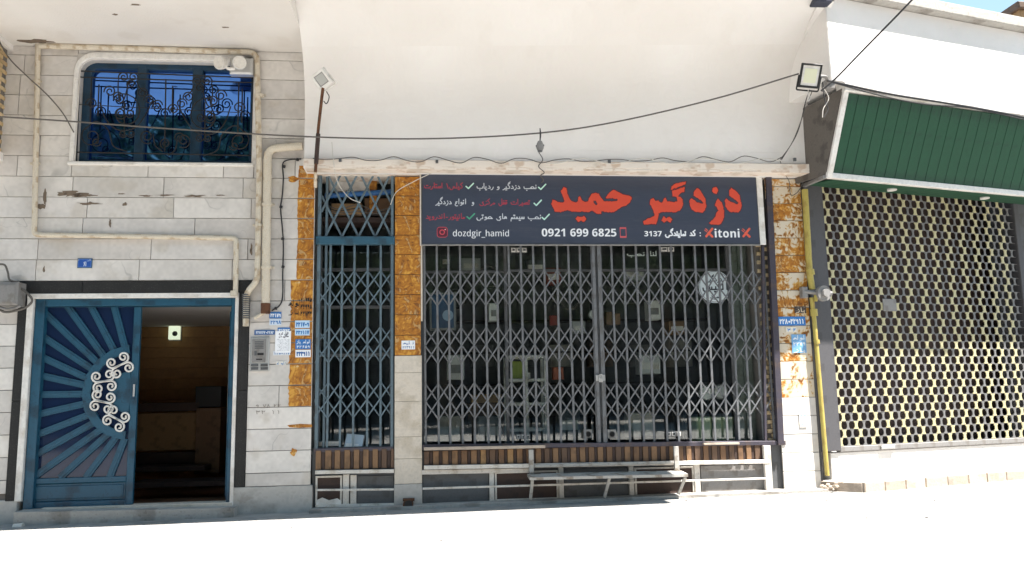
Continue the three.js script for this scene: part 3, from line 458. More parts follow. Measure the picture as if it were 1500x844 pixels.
{ // the blue double door: left leaf shut, right leaf folded inwards
  const zf = -0.06, rc = (a, b, c, d, z = zf) => rect(a, b, c, d, z), fr = part('door_frame', house);
  const fx0 = P(42, 580).x, fx1 = P(342, 580).x, fy1 = P(200, 437).y, fy0 = P(185, 747).y;
  mesh('frame_post', cbox(fx0, fy0, -0.2, fx0 + 0.1, fy1, -0.02, 0.006), M.teal, fr); mesh('frame_post', cbox(fx1 - 0.055, fy0, -0.2, fx1, fy1, -0.02, 0.006), M.teal, fr);
  mesh('frame_head', cbox(fx0 + 0.101, fy1 - 0.085, -0.2, fx1 - 0.056, fy1, -0.022, 0.006), M.teal, fr); mesh('threshold', cbox(fx0 + 0.101, fy0 - 0.02, -0.2, fx1 - 0.056, fy0 + 0.03, -0.022, 0.006), M.teal, fr);
  const leaf = part('door_leaf', house), lx0 = fx0 + 0.105, lx1 = P(200, 590, zf).x, ly0 = fy0 + 0.035, ly1 = fy1 - 0.09, m = M.teal;
  const pb = P(180, 705, zf).y, pt = P(180, 697, zf).y, Z = (px, py) => P(12 * 0 + px / 2.11, 400 + py / 2.11, zf);   // measured on an enlarged view of the door
  const add = (name, g, mm = m) => mesh(name, g, mm, leaf);
  const inL = Z(118, 0).x + 0.01, inR = Z(402, 370).x, inT = Z(250, 98).y, inB = Z(250, 632).y;
  add('stile', cbox(lx0, ly0, zf - 0.045, inL, ly1, zf, 0.005)); add('stile', cbox(inR, ly0, zf - 0.045, lx1, ly1, zf, 0.005));
  add('rail', cbox(inL + 0.001, inT, zf - 0.044, inR - 0.001, ly1, zf - 0.001, 0.005)); add('rail', cbox(inL + 0.001, inB - 0.06, zf - 0.044, inR - 0.001, inB, zf - 0.001, 0.005)); add('rail', cbox(inL + 0.001, ly0, zf - 0.044, inR - 0.001, ly0 + 0.07, zf - 0.001, 0.005));
  add('lower_panel', cbox(inL + 0.001, ly0 + 0.071, zf - 0.036, inR - 0.001, inB - 0.061, zf - 0.018, 0.01)); add('panel_moulding', cbox(inL + 0.03, ly0 + 0.1, zf - 0.0179, inR - 0.03, inB - 0.09, zf - 0.008, 0.006));
  add('glass_pane', cbox(inL + 0.001, inB + 0.001, zf - 0.04, inR - 0.001, inT - 0.001, zf - 0.034, 0.001), M.doorGlass);
  const cx = Z(405, 368).x, cy = Z(405, 368).y, ro = 0.545, ri = 0.455, q = 8;
  const band = (R, r, z, t) => { const s = new THREE.Shape(), a0 = Math.PI / 2 + 0.1, a1 = Math.PI * 1.5 - 0.1; for (let i = 0; i <= q; i++) { const a = a0 + (a1 - a0) * i / q; s[i ? 'lineTo' : 'moveTo'](Math.min(inR - cx, R * Math.cos(a)) , R * Math.sin(a)); } for (let i = q; i >= 0; i--) { const a = a0 + (a1 - a0) * i / q; s.lineTo(r * Math.cos(a), r * Math.sin(a)); } const g = new THREE.ExtrudeGeometry(s, { depth: t, bevelEnabled: true, bevelSize: 0.005, bevelThickness: 0.005, bevelSegments: 1 }); g.translate(cx, cy, z - t); return autoUV(g); };
  add('arch_band', band(ro, ri, zf - 0.006, 0.03));
  add('half_disc', band(0.245, 0.0, zf - 0.014, 0.014));
  const rays = [[350, 100, 385, 232], [278, 100, 352, 242], [206, 102, 318, 256], [124, 112, 298, 276], [120, 190, 284, 298], [119, 256, 274, 328], [119, 316, 266, 348], [119, 376, 264, 374], [119, 436, 268, 402], [113, 500, 278, 436], [108, 562, 290, 462], [106, 628, 312, 482], [182, 634, 336, 494], [262, 634, 360, 504], [336, 634, 384, 512]];
  for (const [a, b, c, d] of rays) {
    const A0 = Z(a, b), B0 = Z(c, d); A0.z = B0.z = zf - 0.02;
    const up = V(0, 0, 1), g1 = bar(A0, B0, 0.076, 0.02, up), A1 = A0.clone(), B1 = B0.clone(); A1.z = B1.z = zf - 0.009;
    const rb = add('ray_bar', merge([g1, bar(A1, B1, 0.035, 0.012, up)]));
  }
  // white scrolls round the arch
  const spiral = (px, py, r, turns, a0, dir, from) => { const p = [], n = Math.round(turns * 16); for (let i = 0; i <= n; i++) { const t = i / n, a = a0 + dir * t * turns * 6.2832, k = r * (1 - 0.8 * t); const w = Z(px + k * Math.cos(a), py + k * Math.sin(a)); w.z = zf + 0.012; p.push(w); } if (from) { const w = Z(...from); w.z = zf + 0.012; p.unshift(w); } return p; };
  for (const [ox, oy, rot] of [[372, 285, -0.45], [322, 335, -0.15], [318, 398, 0.2], [360, 450, 0.5]]) {
    for (const [dx, dy, sx, sy] of [[-1, -1, -1, -1], [1, -1, 1, -1], [-1, 1, -1, 1], [1, 1, 1, 1]]) {
      const c = Math.cos(rot), s = Math.sin(rot), lx = dx * 20, ly = dy * 18, px = ox + lx * c - ly * s, py = oy + lx * s + ly * c, st = Math.atan2(oy - py, ox - px) + (dx * dy > 0 ? 0.9 : -0.9);
      add('scroll', sweep(spiral(px, py, 17, 1.45, st, dx * dy > 0 ? 1 : -1, [ox, oy]), 0.0115, 6), M.trim);
    }
  }
  add('handle', cyl(P(196, 572, zf + 0.02), V(0, 1, 0), 0.012, 0.14, 8), M.silver); add('lock_plate', cbox(P(198, 560, zf).x - 0.03, P(198, 572, zf).y - 0.1, zf + 0.001, P(198, 560, zf).x, P(198, 572, zf).y + 0.02, zf + 0.01, 0.003), M.tealDark);
  const l2 = part('open_door_leaf', house), X = fx1 - 0.06;   // swung inwards against the hall's side
  const sd = mesh('leaf_panel', cbox(X - 0.05, ly0, -1.25, X, ly1, -0.205, 0.006), m, l2);
  mesh('leaf_stile', cbox(X - 0.062, ly0 + 0.05, -0.33, X - 0.051, ly1 - 0.05, -0.22, 0.003), m, l2); mesh('peeling_film', cbox(X - 0.066, ly0 + 0.9, -0.26, X - 0.0625, ly1 - 0.7, -0.235, 0.001), M.wireWhite, l2);
  // the hall behind
  const h = part('hallway', house), hz = -3.9, hx0 = P(120, 600).x, hx1 = fx1 + 0.12, hy0 = fy0 - 0.02, hy1 = fy1 + 0.02;
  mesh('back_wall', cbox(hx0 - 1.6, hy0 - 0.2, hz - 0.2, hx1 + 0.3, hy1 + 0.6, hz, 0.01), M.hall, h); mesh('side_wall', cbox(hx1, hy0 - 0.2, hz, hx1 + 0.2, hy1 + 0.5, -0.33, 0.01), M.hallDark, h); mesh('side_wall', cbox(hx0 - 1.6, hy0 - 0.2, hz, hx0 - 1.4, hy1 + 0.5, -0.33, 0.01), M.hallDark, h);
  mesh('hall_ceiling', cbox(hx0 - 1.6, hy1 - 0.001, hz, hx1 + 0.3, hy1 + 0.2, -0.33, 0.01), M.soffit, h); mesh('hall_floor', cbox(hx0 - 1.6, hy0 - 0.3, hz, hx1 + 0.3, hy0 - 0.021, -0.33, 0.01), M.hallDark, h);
  for (let i = 0; i < 16; i++) { const y = hy0 + 0.06 + i * 0.17; if (y < hy1 - 0.1) mesh('wall_board', cbox(hx0 - 1.5, y + 0.004, hz + 0.001, hx1 - 0.01, y + 0.166, hz + 0.02, 0.006, rr(0, 3), rr(0, 3)), M.hall, h); }
  const H = (name, a, b, c, d, z, dep, mm) => mesh(name, rbox(a, b, c, d, z, dep, 0.006, rr(0, 3), rr(0, 3)), mm, h);
  H('counter_top', 196, 590, 292, 603, -2.3, 0.5, M.umber); H('counter_front', 196, 605, 290, 660, -2.45, 0.1, M.brown[3]); H('counter_end', 286, 598, 322, 694, -2.2, 0.5, M.brown[0]);
  H('counter_base', 196, 663, 290, 690, -2.42, 0.1, M.umber); H('stair_edge', 190, 684, 300, 691, -1.9, 0.5, M.umber); H('stair_edge', 190, 706, 330, 714, -1.2, 0.5, M.umber); H('dark_bag', 286, 566, 324, 597, -2.3, 0.3, M.black);
  const lp = P(255, 482, hz + 0.1), hl = thing('wall_lamp', 'lit white box lamp on the brown wall inside the blue doorway', 'lamp');
  mesh('lamp_base', cbox(lp.x - 0.1, lp.y - 0.19, hz + 0.021, lp.x + 0.1, lp.y + 0.2, hz + 0.05, 0.01), M.white, hl);
  mesh('lamp_shade', cbox(lp.x - 0.085, lp.y - 0.17, hz + 0.051, lp.x + 0.085, lp.y + 0.18, hz + 0.13, 0.02), std({ color: 0xf4f8ea, emissive: new THREE.Color(0.7, 0.8, 0.58), emissiveIntensity: 0.26, roughness: 0.5 }), hl);
  mesh('lamp_cap', cyl(V(lp.x + 0.025, lp.y - 0.08, hz + 0.135), V(0, 0, 1), 0.042, 0.008, 16), M.grey, hl);
  { const gl = autoUV(new THREE.SphereGeometry(0.04, 14, 10)); gl.translate(lp.x - 0.03, lp.y + 0.24, hz + 0.12); mesh('bulb', gl, std({ color: 0xffffff, emissive: new THREE.Color(1, 0.98, 0.8), emissiveIntensity: 1.2 }), hl); }
  const pl = new THREE.PointLight(0xf6f0d0, 22, 0, 2); pl.position.set(lp.x - 0.03, lp.y + 0.3, hz + 0.26); pl.castShadow = true; pl.shadow.radius = 5; scene.add(pl);
}
{ // the step below the house and the ledge along the shop
  const st = mesh('door_step', (() => { const a = P(18, 776, 0.2), b = P(342, 757, 0.2), yt0 = P(22, 750, 0.16).y, yt1 = P(342, 744, 0.16).y; const q = (x, y, z) => [x, y, z], x0 = a.x, x1 = b.x, d = GY(x0) - 0.3; return autoUV(fromQuads([[q(x0, d, 0.2), q(x1, d, 0.2), q(x1, yt1, 0.2), q(x0, yt0, 0.2)], [q(x0, yt0, 0.2), q(x1, yt1, 0.2), q(x1, yt1 + 0.004, -0.3), q(x0, yt0 + 0.004, -0.3)], [q(x1, d, 0.2), q(x1, d, -0.3), q(x1, yt1, -0.3), q(x1, yt1, 0.2)], [q(x0, d, -0.3), q(x0, d, 0.2), q(x0, yt0, 0.2), q(x0, yt0, -0.3)]])); })(), M.concrete, house);
  mesh('step_edging', rbox(60, 740.5, 340, 746.5, 0.02, 0.2, 0.004), M.cream, house);
}
// ---------------------------------------------------------------- pipes, boxes and papers on the house
const pipeRun = (name, label, cat, pts, r, m, R = 0.07, extra) => { const t = thing(name, label, cat); mesh('pipe_run', sweep(rounded(pts.map((p) => P(p[0], p[1], p[2] ?? 0.05)), R), r, 10), m, t); (extra || []).forEach((e) => mesh(...e, t)); return t; };
const clips = (list, r, m) => list.map(([x, y, z = 0.05]) => ['pipe_clip', merge([cyl(P(x, y, z), V(0, 1, 0), r * 1.25, 0.03, 10), cbox(P(x, y, 0).x - r * 1.9, P(x, y, 0).y - 0.012, 0.001, P(x, y, 0).x + r * 1.9, P(x, y, 0).y + 0.012, 0.02, 0.003)]), m]);
pipeRun('conduit_pipe', 'thin cream pipe from the broken ceiling plaster down, across and to the door lintel', 'pipe', [[56, 44], [50, 344], [346, 349], [345, 431]], 0.03, M.pipe, 0.05, [...clips([[54, 120], [52, 240]], 0.03, M.pipe), ['pipe_collar', cyl(P(343, 430, 0.05), V(0, 1, 0), 0.045, 0.06, 10), M.pipe]]);
pipeRun('conduit_pipe', 'cream pipe running over the arched window and down its right side to the lintel', 'pipe', [[58, 67, 0.07], [376, 77, 0.07], [380, 250, 0.07], [377, 412, 0.07], [361, 428, 0.07], [360, 478, 0.07]], 0.036, M.pipe, 0.1, [...clips([[381, 140, 0.07], [379, 330, 0.07]], 0.036, M.pipe),
  ['ribbed_hose', merge(Array.from({ length: 12 }, (_, i) => cyl(P(360.5, 432 + i * 3.1, 0.07), V(0, 1, 0), 0.044, 0.014, 10))), M.dgrey]]);
pipeRun('drain_pipe', 'thick cream pipe bending from the shop side down to the junction above the intercom', 'pipe', [[443, 214, 0.07], [392, 218, 0.07], [389, 448, 0.07]], 0.05, M.pipe, 0.12, [['pipe_end', cyl(P(389, 452, 0.07), V(0, 1, 0), 0.056, 0.12, 12), M.rust], ...clips([[391, 300, 0.07], [390, 392, 0.07]], 0.05, M.pipe)]);
single('floor_pipe', sweep(rounded([P(372, 466, 0.05), P(384, 460, 0.05), P(396, 452, 0.05)], 0.05), 0.022, 8), M.pipe, 'short bent pipe stub under the end of the thick cream pipe', 'pipe');
{ const t = thing('cable', 'black cable with knots running down the marble beside the amber stripe', 'cable');
  mesh('cable_run', sweep(spline([[441, 233], [424, 234], [415, 238], [415, 262], [413, 290], [411, 303], [414, 340], [415, 362], [414, 400], [413, 440], [408, 449], [398, 455]].map((p) => P(p[0], p[1], 0.025)), 60), 0.0085, 6), M.wire, t);
  for (const [x, y] of [[436, 234], [416, 244], [411.5, 303], [414, 350], [414.5, 391], [404, 452]]) mesh('knot', cyl(P(x, y, 0.025), V(0.2, 1, 0), 0.018, 0.03, 8), M.wire, t); }
{ const t = thing('number_plate', 'small blue enamel house number plate on the marble', 'number plate');
  mesh('plate', rbox(113, 378.5, 134.5, 392.5, 0.014, 0.01, 0.003), M.teal, t);
  mesh('print', faceUV(rbox(113.8, 379.3, 133.7, 391.7, 0.0165, 0.002, 0.0001)), canvasMat(192, 128, (c) => { c.fillStyle = '#1d4f9e'; c.fillRect(0, 0, 192, 128); c.strokeStyle = '#7f9fcc'; c.lineWidth = 4; c.strokeRect(4, 4, 184, 120); persian(c, '۶۱', 122, 78, 108, 36, 8, '#dfe6f0'); persian(c, 'کوی', 170, 120, 30, 10, 3, '#b8c8e2'); }), t);
  for (const x of [115, 132.5]) mesh('screw', cyl(P(x, 381, 0.018), V(0, 0, 1), 0.006, 0.004, 6), M.silver, t); }
{ const t = thing('junction_box', 'grey electrical junction box with cables at the left edge of the house', 'junction box');
  mesh('box_body', rbox(-14, 413, 25, 447, 0.2, 0.19, 0.02), M.grey, t); mesh('lid', rbox(-10, 417, 21, 443, 0.212, 0.011, 0.006), M.grey, t);
  mesh('cable_run', sweep(spline([[26, 414], [14, 410], [11, 398], [6, 388], [-8, 388]].map((p) => P(p[0], p[1], 0.14)), 20), 0.012, 6), M.wireGrey, t); mesh('cable_run', sweep(spline([[-5, 450], [6, 457], [24, 455], [40, 449], [47, 440], [38, 428], [26, 420]].map((p) => P(p[0], p[1], 0.12)), 30), 0.014, 6), M.wireGrey, t); mesh('cable_run', sweep(spline([[-6, 446], [4, 452], [20, 452], [30, 448]].map((p) => P(p[0], p[1], 0.15)), 16), 0.016, 6), M.grey, t); }
{ const t = thing('intercom', 'silver intercom panel with speaker grille and push buttons', 'intercom');
  mesh('back_box', rbox(366, 494, 394, 544, 0.03, 0.028, 0.006), M.silver, t); mesh('face_plate', rbox(369, 497, 389, 531, 0.038, 0.007, 0.003), M.grey, t);
  mesh('speaker_slots', merge([0, 1, 2, 3, 4].map((i) => rbox(373, 500 + i * 2.4, 386, 501.3 + i * 2.4, 0.0405, 0.002, 0.0005))), M.dgrey, t); mesh('name_strip', rbox(377, 517, 386, 520.5, 0.0405, 0.002, 0.0005), M.black, t); mesh('name_strip', rbox(372.5, 514, 376, 521, 0.0405, 0.002, 0.0005), M.dgrey, t); mesh('lens_strip', rbox(375, 525.5, 384, 527.5, 0.0405, 0.002, 0.0005), M.black, t);
  for (let i = 0; i < 2; i++) for (let j = 0; j < 2; j++) mesh('button', rbox(367.5 + i * 14, 533 + j * 5, 378 + i * 14, 536.8 + j * 5, 0.037, 0.006, 0.002), M.dgrey, t); }
const paper = (name, label, a, b, c, d, m, cat = 'sticker', z = 0.0095) => single(name, faceUV(rbox(a, b, c, d, z, 0.0015, 0.0002)), m, label, cat);
const BL = '#2f6db0', LB = '#b9d4ea', WH = '#e6e8ea';
paper('sticker', 'blue phone number sticker just below the black cable end', 394.5, 457, 412, 466.5, sticker(['۲۲۱۷۹'], WH, BL)); paper('sticker', 'white sticker with blue number under the cable end sticker', 394.5, 467.2, 412, 476.5, sticker(['۲۲۹۸'], BL, '#c9d6e6'));
paper('sticker', 'long dark blue strip sticker left of the white notice', 372.5, 483.5, 402.5, 490.5, sticker(['۲۲۷۲۳۲۰۲۲۸۲'], WH, '#28578f', 256, 64)); paper('sticker', 'blue sticker peeping out above the white notice', 406.5, 480, 425, 488, sticker(['۲۱۷۹۲'], WH, BL), 'sticker', 0.0085);
paper('sticker', 'pale blue sticker on the amber stripe, topmost of four', 432, 469.5, 453.5, 480.5, sticker(['۲۲۱۷۰۹'], BL, LB)); paper('sticker', 'pale blue sticker on the amber stripe, second from top', 432, 482, 453.5, 491.5, sticker(['۲۲۶۱۱۷'], BL, LB));
paper('sticker', 'deep blue sticker on the amber stripe beside the notice', 432.5, 497, 455, 511.5, sticker(['لوله باز', '۲۲۶۵۹'], WH, BL)); paper('sticker', 'white sticker with blue digits, lowest on the amber stripe', 432.5, 512.5, 455, 523.5, sticker(['۲۲۳۹۱۱'], '#2a5a98', WH));
paper('sticker', 'white torn sticker with blue writing under the paper notice', 400, 514, 425, 520.5, sticker(['۲۲۵۰۱۱۷'], '#3a6ca8', '#d4d8de', 192, 64), 'sticker', 0.0087); paper('sticker', 'small faded blue writing sticker right of the intercom', 404, 529, 419, 535, sticker(['تخلیه چاه'], '#3f78b0', '#d6d2ca', 192, 64));
paper('paper_notice', 'white printed paper notice taped to the marble above the intercom', 403, 485, 426, 517, canvasMat(192, 256, (c) => { c.fillStyle = '#eceef2'; c.fillRect(0, 0, 192, 256); persian(c, 'قابل توجه', 160, 40, 40, 14, 5, '#3a3c48'); persian(c, 'ساکنین محل', 160, 40, 70, 12, 5, '#3a3c48'); for (let i = 0; i < 9; i++) persian(c, ['نصب انواع درب و قفل', 'تعمیرات برق منازل', 'لوله کشی و بازسازی'][i % 3], 176, 20 + (i % 4) * 12, 100 + i * 16, 5, 1.4, '#6a6e7a'); }, { roughness: 0.8 }), 'notice', 0.0118);
single('pipe_stub', sweep([P(20, 773, 0.24), P(34, 771.5, 0.24)], 0.04, 10), M.white, 'short white drain stub lying at the left end of the door step', 'pipe');
{ // brick pier at the left edge: only its side shows
  const t = thing('brick_pier', 'buff brick pier of the neighbouring house at the left edge', 'brick pier'), x1 = P(7, 150, 0).x, y0 = P(5, 224, 0).y, y1 = P(5, 74, 0).y;
  mesh('pier_core', cbox(x1 - 0.6, y0, -0.3, x1 - 0.012, y1, 0.55, 0.002), M.mortar, t); const n = 24, h = (y1 - y0) / n;
  for (let i = 0; i < n; i++) for (let k = 0, z = i % 2 ? 0.1 : 0; k < 3; k++) { const e = Math.min(0.562, z + (i % 2 && !k ? 0.2 : 0.22)); if (e - z > 0.05) mesh('brick', cbox(x1 - 0.1, y0 + i * h + 0.005, z + 0.004, x1 + rr(-0.003, 0.003), y0 + (i + 1) * h - 0.005, e - 0.004, 0.004, rr(0, 2), rr(0, 2)), M.brick[(rnd() * 3) | 0], t); z = e; }
  mesh('cap_stone', cbox(x1 - 0.6, y1 + 0.002, -0.3, x1 + 0.05, y1 + 0.1, 0.6, 0.012), M.plaster, t); mesh('pier_base', cbox(x1 - 0.6, y0 - 0.1, -0.3, x1 + 0.02, y0 - 0.002, 0.57, 0.012), M.plaster, t); }
{ const t = thing('twin_spotlight', 'grey emergency light with two round white lamp heads at the window corner', 'spotlight'), z = 0.16;
  mesh('lamp_body', rbox(336, 84, 370, 108, z, 0.1, 0.02), M.silver, t); mesh('bracket', bar(P(352, 84, 0.02), P(352, 84, z), 0.04, 0.01, V(0, 1, 0)), M.silver, t);
  for (const [x, y, ax] of [[323, 92, -0.5], [351, 92, 0.2]]) { const c = P(x, y, z + 0.08), d = V(ax, -0.35, 1).normalize(); mesh('lamp_head', sweep([c.clone().addScaledVector(d, -0.09), c.clone().addScaledVector(d, -0.04), c.clone().addScaledVector(d, 0.02), c.clone().addScaledVector(d, 0.035)], 0.085, 16, (u) => [0.5, 0.85, 1, 0.93][Math.round(u * 3)]), M.trim, t); mesh('lens', cyl(c.clone().addScaledVector(d, 0.037), d, 0.068, 0.008, 16), M.white, t); }
  mesh('arm', sweep(rounded([P(328, 95, z), P(334, 101, z + 0.02), P(344, 100, z)], 0.03), 0.02, 8), M.trim, t); }

// ================================================================ the alarm shop
const shop = thing('alarm_shop', 'shop front with curved white plaster overhang and amber stained pillars', 'shop building');
const oL = P(447, 160, 0.2).x, oR = P(1183, 150, 0.25).x, lipY = P(800, 249, 0.26).y;
{
  const prof = [[-0.3, lipY], [0.255, lipY], [0.26, lipY + 0.005], [0.26, lipY + 0.105], [0.255, lipY + 0.11], [0.215, lipY + 0.112]];
  const cv = new THREE.SplineCurve([[0.21, lipY + 0.14], [0.215, lipY + 0.45], [0.225, lipY + 0.8], [0.255, lipY + 1.1], [0.32, lipY + 1.33], [0.45, lipY + 1.54], [0.63, lipY + 1.71], [0.84, lipY + 1.84], [1.04, lipY + 1.93]].map((p) => new THREE.Vector2(...p))).getPoints(36).map((p) => [p.x, p.y]);
  const s = new THREE.Shape([...prof, ...cv, [1.04, lipY + 2.2], [EAVE + 0.2, lipY + 2.2], [EAVE + 0.2, lipY + 4], [-0.3, lipY + 4]].map((p) => new THREE.Vector2(...p)));
  const g = new THREE.ExtrudeGeometry(s, { depth: oR - oL, bevelEnabled: false, steps: 6 }); g.rotateY(-Math.PI / 2); g.translate(oR, 0, 0);
  const a = autoUV(g); { const p = a.attributes.position; for (let i = 0; i < p.count; i++) { const d = p.getY(i) - lipY; if (d < 2.1) p.setY(i, p.getY(i) - 0.2 * (oR - p.getX(i)) / (oR - oL) * smooth(0.5, 1.4, d)); } }
  a.computeVertexNormals();
  mesh('plaster_overhang', toCreasedNormals(a, 0.5), M.plaster, shop);
  const lip = [], n = 26; for (let i = 0; i < n; i++) { const x0 = oL + 0.02 + (oR - oL - 0.04) * i / n, x1 = oL + 0.02 + (oR - oL - 0.04) * (i + 1) / n; lip.push(cbox(x0, lipY - 0.006 - rr(0, 0.006), 0.1, x1 + 0.001, lipY + 0.016 + rr(0, 0.014), 0.264 + rr(0, 0.002), 0.003)); }
  mesh('drip_edge', merge(lip), M.lip, shop);
  mesh('lip_face', cbox(oL + 0.001, lipY + 0.02, 0.2, oR - 0.001, lipY + 0.112, 0.268, 0.008), M.lip, shop);
  // the raised rim at the overhang's right end and its dark corner cap
  const rim = []; for (let i = 8; i + 1 < cv.length; i++) { const [za, ya] = cv[i], [zb, yb] = cv[i + 1], x0 = oR - 0.16, x1 = oR + 0.02, d = 0.035; rim.push([[x0, ya - d, za], [x0, yb - d, zb], [x1, yb - d, zb], [x1, ya - d, za]], [[x0, ya + 0.03, za], [x0, yb + 0.03, zb], [x0, yb - d, zb], [x0, ya - d, za]], [[x1, ya - d, za], [x1, yb - d, zb], [x1, yb + 0.2, zb], [x1, ya + 0.2, za]]); }
  mesh('overhang_rim', autoUV(fromQuads(rim)), M.plaster, shop);
  const c0 = P(1203, 7, 1.0); mesh('corner_cap', cbox(c0.x - 0.12, c0.y - 0.01, 0.95, c0.x + 0.09, c0.y + 0.3, 1.1, 0.01), M.cornerBlue, shop);
  // pillars
  const pil = (x0, x1, y0, y1, name = 'pillar_core') => mesh(name, cbox(x0, y0, -0.4, x1, y1, -0.022, 0.001), M.mortar, shop);
  const ax0 = P(578.5, 400).x, ax1 = P(616, 400).x, bx0 = P(1129, 450).x + 0.03, bx1 = P(1185, 450).x;
  pil(ax0 + 0.01, ax1 - 0.01, GY(ax0) - 0.3, lipY - 0.01); pil(bx0 + 0.01, bx1 - 0.01, GY(bx0) - 0.3, lipY - 0.01);
  const pA = part('pillar', shop), pB = part('pillar', shop), g0 = 0.0035;
  const cut = P(597, 521).y, stoneB = P(597, 709).y;
  { let y = cut; const h = (P(597, 258.5).y - cut) / 9; while (y < lipY - 0.03) { const y1 = Math.min(y + h, lipY - 0.012); mesh('amber_tile', cbox(ax0, y + g0, -0.02, ax1, y1 - g0, rr(-0.001, 0.002), 0.003, rr(0, 5), rr(0, 5)), M.amber[(rnd() * 2) | 0], pA); y += h; } }
  { const ys = [cut, P(597, 546).y, P(597, 588).y, P(597, 640).y, P(597, 672).y, stoneB]; for (let i = 0; i + 1 < ys.length; i++) mesh('stone_slab', cbox(ax0 - 0.002, ys[i + 1] + 0.0015, -0.02, ax1 + 0.01, ys[i] - 0.0015, 0.008, 0.003, rr(0, 3), rr(0, 3)), M.cream, pA); }
  mesh('plinth_block', cbox(ax0 - 0.006, GY(ax0) - 0.3, -0.3, ax1 + 0.012, stoneB - 0.003, 0.016, 0.006), M.plinth, pA);
  mesh('mortar_edge', cbox(ax1 + 0.001, P(617, 470).y, -0.1, ax1 + 0.022, lipY - 0.02, -0.004, 0.004), M.cream, pA);
  { const yT = lipY - 0.012, h = (P(1150, 264).y - P(1160, 493).y) / 9; let y = P(1160, 691).y - 2 * h; const top = P(1160, 493).y; for (; y < yT - 0.03; y += h) { const y1 = Math.min(y + h, yT), hi = y > top - 0.05; const b = Math.max(y, GY(bx0) - 0.2); if (y1 - b < 0.05) continue; const m = y > P(1150, 345).y && hi ? (rnd() < 0.35 ? M.blotch[0] : M.blotch[2]) : hi ? M.blotch[(rnd() * 2) | 0] : y > P(1160, 600).y ? M.blotch[2] : M.marble[(rnd() * 3) | 0]; mesh('marble_tile', cbox(bx0, b + g0, -0.02, bx1, y1 - g0, rr(-0.001, 0.002), 0.003, rr(0, 5), rr(0, 5)), m, pB); } }
  mesh('dark_gap', cbox(bx1 + 0.002, GY(bx1) + 0.1, -0.3, bx1 + 0.05, lipY + 0.2, -0.04, 0.003), M.black, shop);
  // wall above the openings, jambs and the room behind
  const rx0 = P(459, 450).x, rz = -3.6;
  mesh('lintel', cbox(rx0 + 0.002, P(800, 250).y, -0.4, bx0, lipY - 0.012, -0.03, 0.01), M.lip, shop);
  const room = part('shop_room', shop), ry0 = P(800, 657, -0.4).y;
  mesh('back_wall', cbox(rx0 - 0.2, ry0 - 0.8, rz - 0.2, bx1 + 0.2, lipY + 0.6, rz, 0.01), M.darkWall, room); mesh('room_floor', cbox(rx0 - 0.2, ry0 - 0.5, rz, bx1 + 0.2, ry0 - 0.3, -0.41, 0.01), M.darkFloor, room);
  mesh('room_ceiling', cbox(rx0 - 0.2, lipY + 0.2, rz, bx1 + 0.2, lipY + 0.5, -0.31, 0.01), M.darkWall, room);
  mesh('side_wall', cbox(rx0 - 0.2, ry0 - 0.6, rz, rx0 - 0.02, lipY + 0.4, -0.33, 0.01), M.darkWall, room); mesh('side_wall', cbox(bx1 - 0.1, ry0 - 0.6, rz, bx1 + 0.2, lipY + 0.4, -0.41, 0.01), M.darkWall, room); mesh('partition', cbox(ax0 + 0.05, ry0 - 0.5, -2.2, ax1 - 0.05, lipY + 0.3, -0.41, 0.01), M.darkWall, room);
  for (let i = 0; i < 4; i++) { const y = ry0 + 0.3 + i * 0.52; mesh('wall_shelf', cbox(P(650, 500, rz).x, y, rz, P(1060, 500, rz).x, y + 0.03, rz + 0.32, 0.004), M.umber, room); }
  const wx0 = ax1 + 0.01, wx1 = bx0 + 0.02, wy0 = P(800, 655, -0.32).y, wy1 = P(800, 352, -0.32).y, wf = part('shop_window', shop);
  mesh('pane', cbox(wx0, wy0, -0.336, wx1, wy1 + 0.7, -0.33, 0.001), M.glass, wf);
  for (const x of [wx0, P(742, 500, -0.32).x, P(878, 500, -0.32).x, P(1072, 500, -0.32).x]) mesh('mullion', cbox(x - 0.02, wy0, -0.36, x + 0.02, wy1 + 0.4, -0.31, 0.004), M.dgrey, wf);
  mesh('transom', cbox(wx0 + 0.021, P(700, 400, -0.32).y, -0.355, P(742, 500, -0.32).x - 0.021, P(700, 398, -0.32).y + 0.015, -0.312, 0.003), M.dgrey, wf); mesh('transom', cbox(P(742, 500, -0.32).x + 0.021, P(800, 398, -0.32).y, -0.355, P(1072, 500, -0.32).x - 0.021, P(800, 396, -0.32).y + 0.015, -0.312, 0.003), M.dgrey, wf);
  mesh('window_board', cbox(wx0, wy0 - 0.06, -0.42, wx1, wy0 - 0.001, -0.06, 0.006), M.grey, shop);
  { const by1 = wy1 - 0.02, x0 = P(1112, 500, -0.2).x, x1 = P(1129, 500, -0.1).x; mesh('jamb_core', cbox(x0 - 0.02, wy0, -0.4, x1 + 0.12, lipY - 0.02, -0.122, 0.002), M.mortar, shop); const jb = part('brick_jamb', shop), n = 46; for (let i = 0; i < n; i++) { const y = wy0 + (by1 - wy0) * i / n, o = i % 2 ? 0.05 : 0; mesh('brick', cbox(x0 + o, y + 0.005, -0.2, x0 + 0.09 + o, y + (by1 - wy0) / n - 0.005, -0.09 + rr(-0.004, 0.004), 0.004, rr(0, 2), rr(0, 2)), M.brick[2], jb); } }
  // the base under the window: upright brown tiles, white frames and dark panels
  const base = part('base_wall', shop);
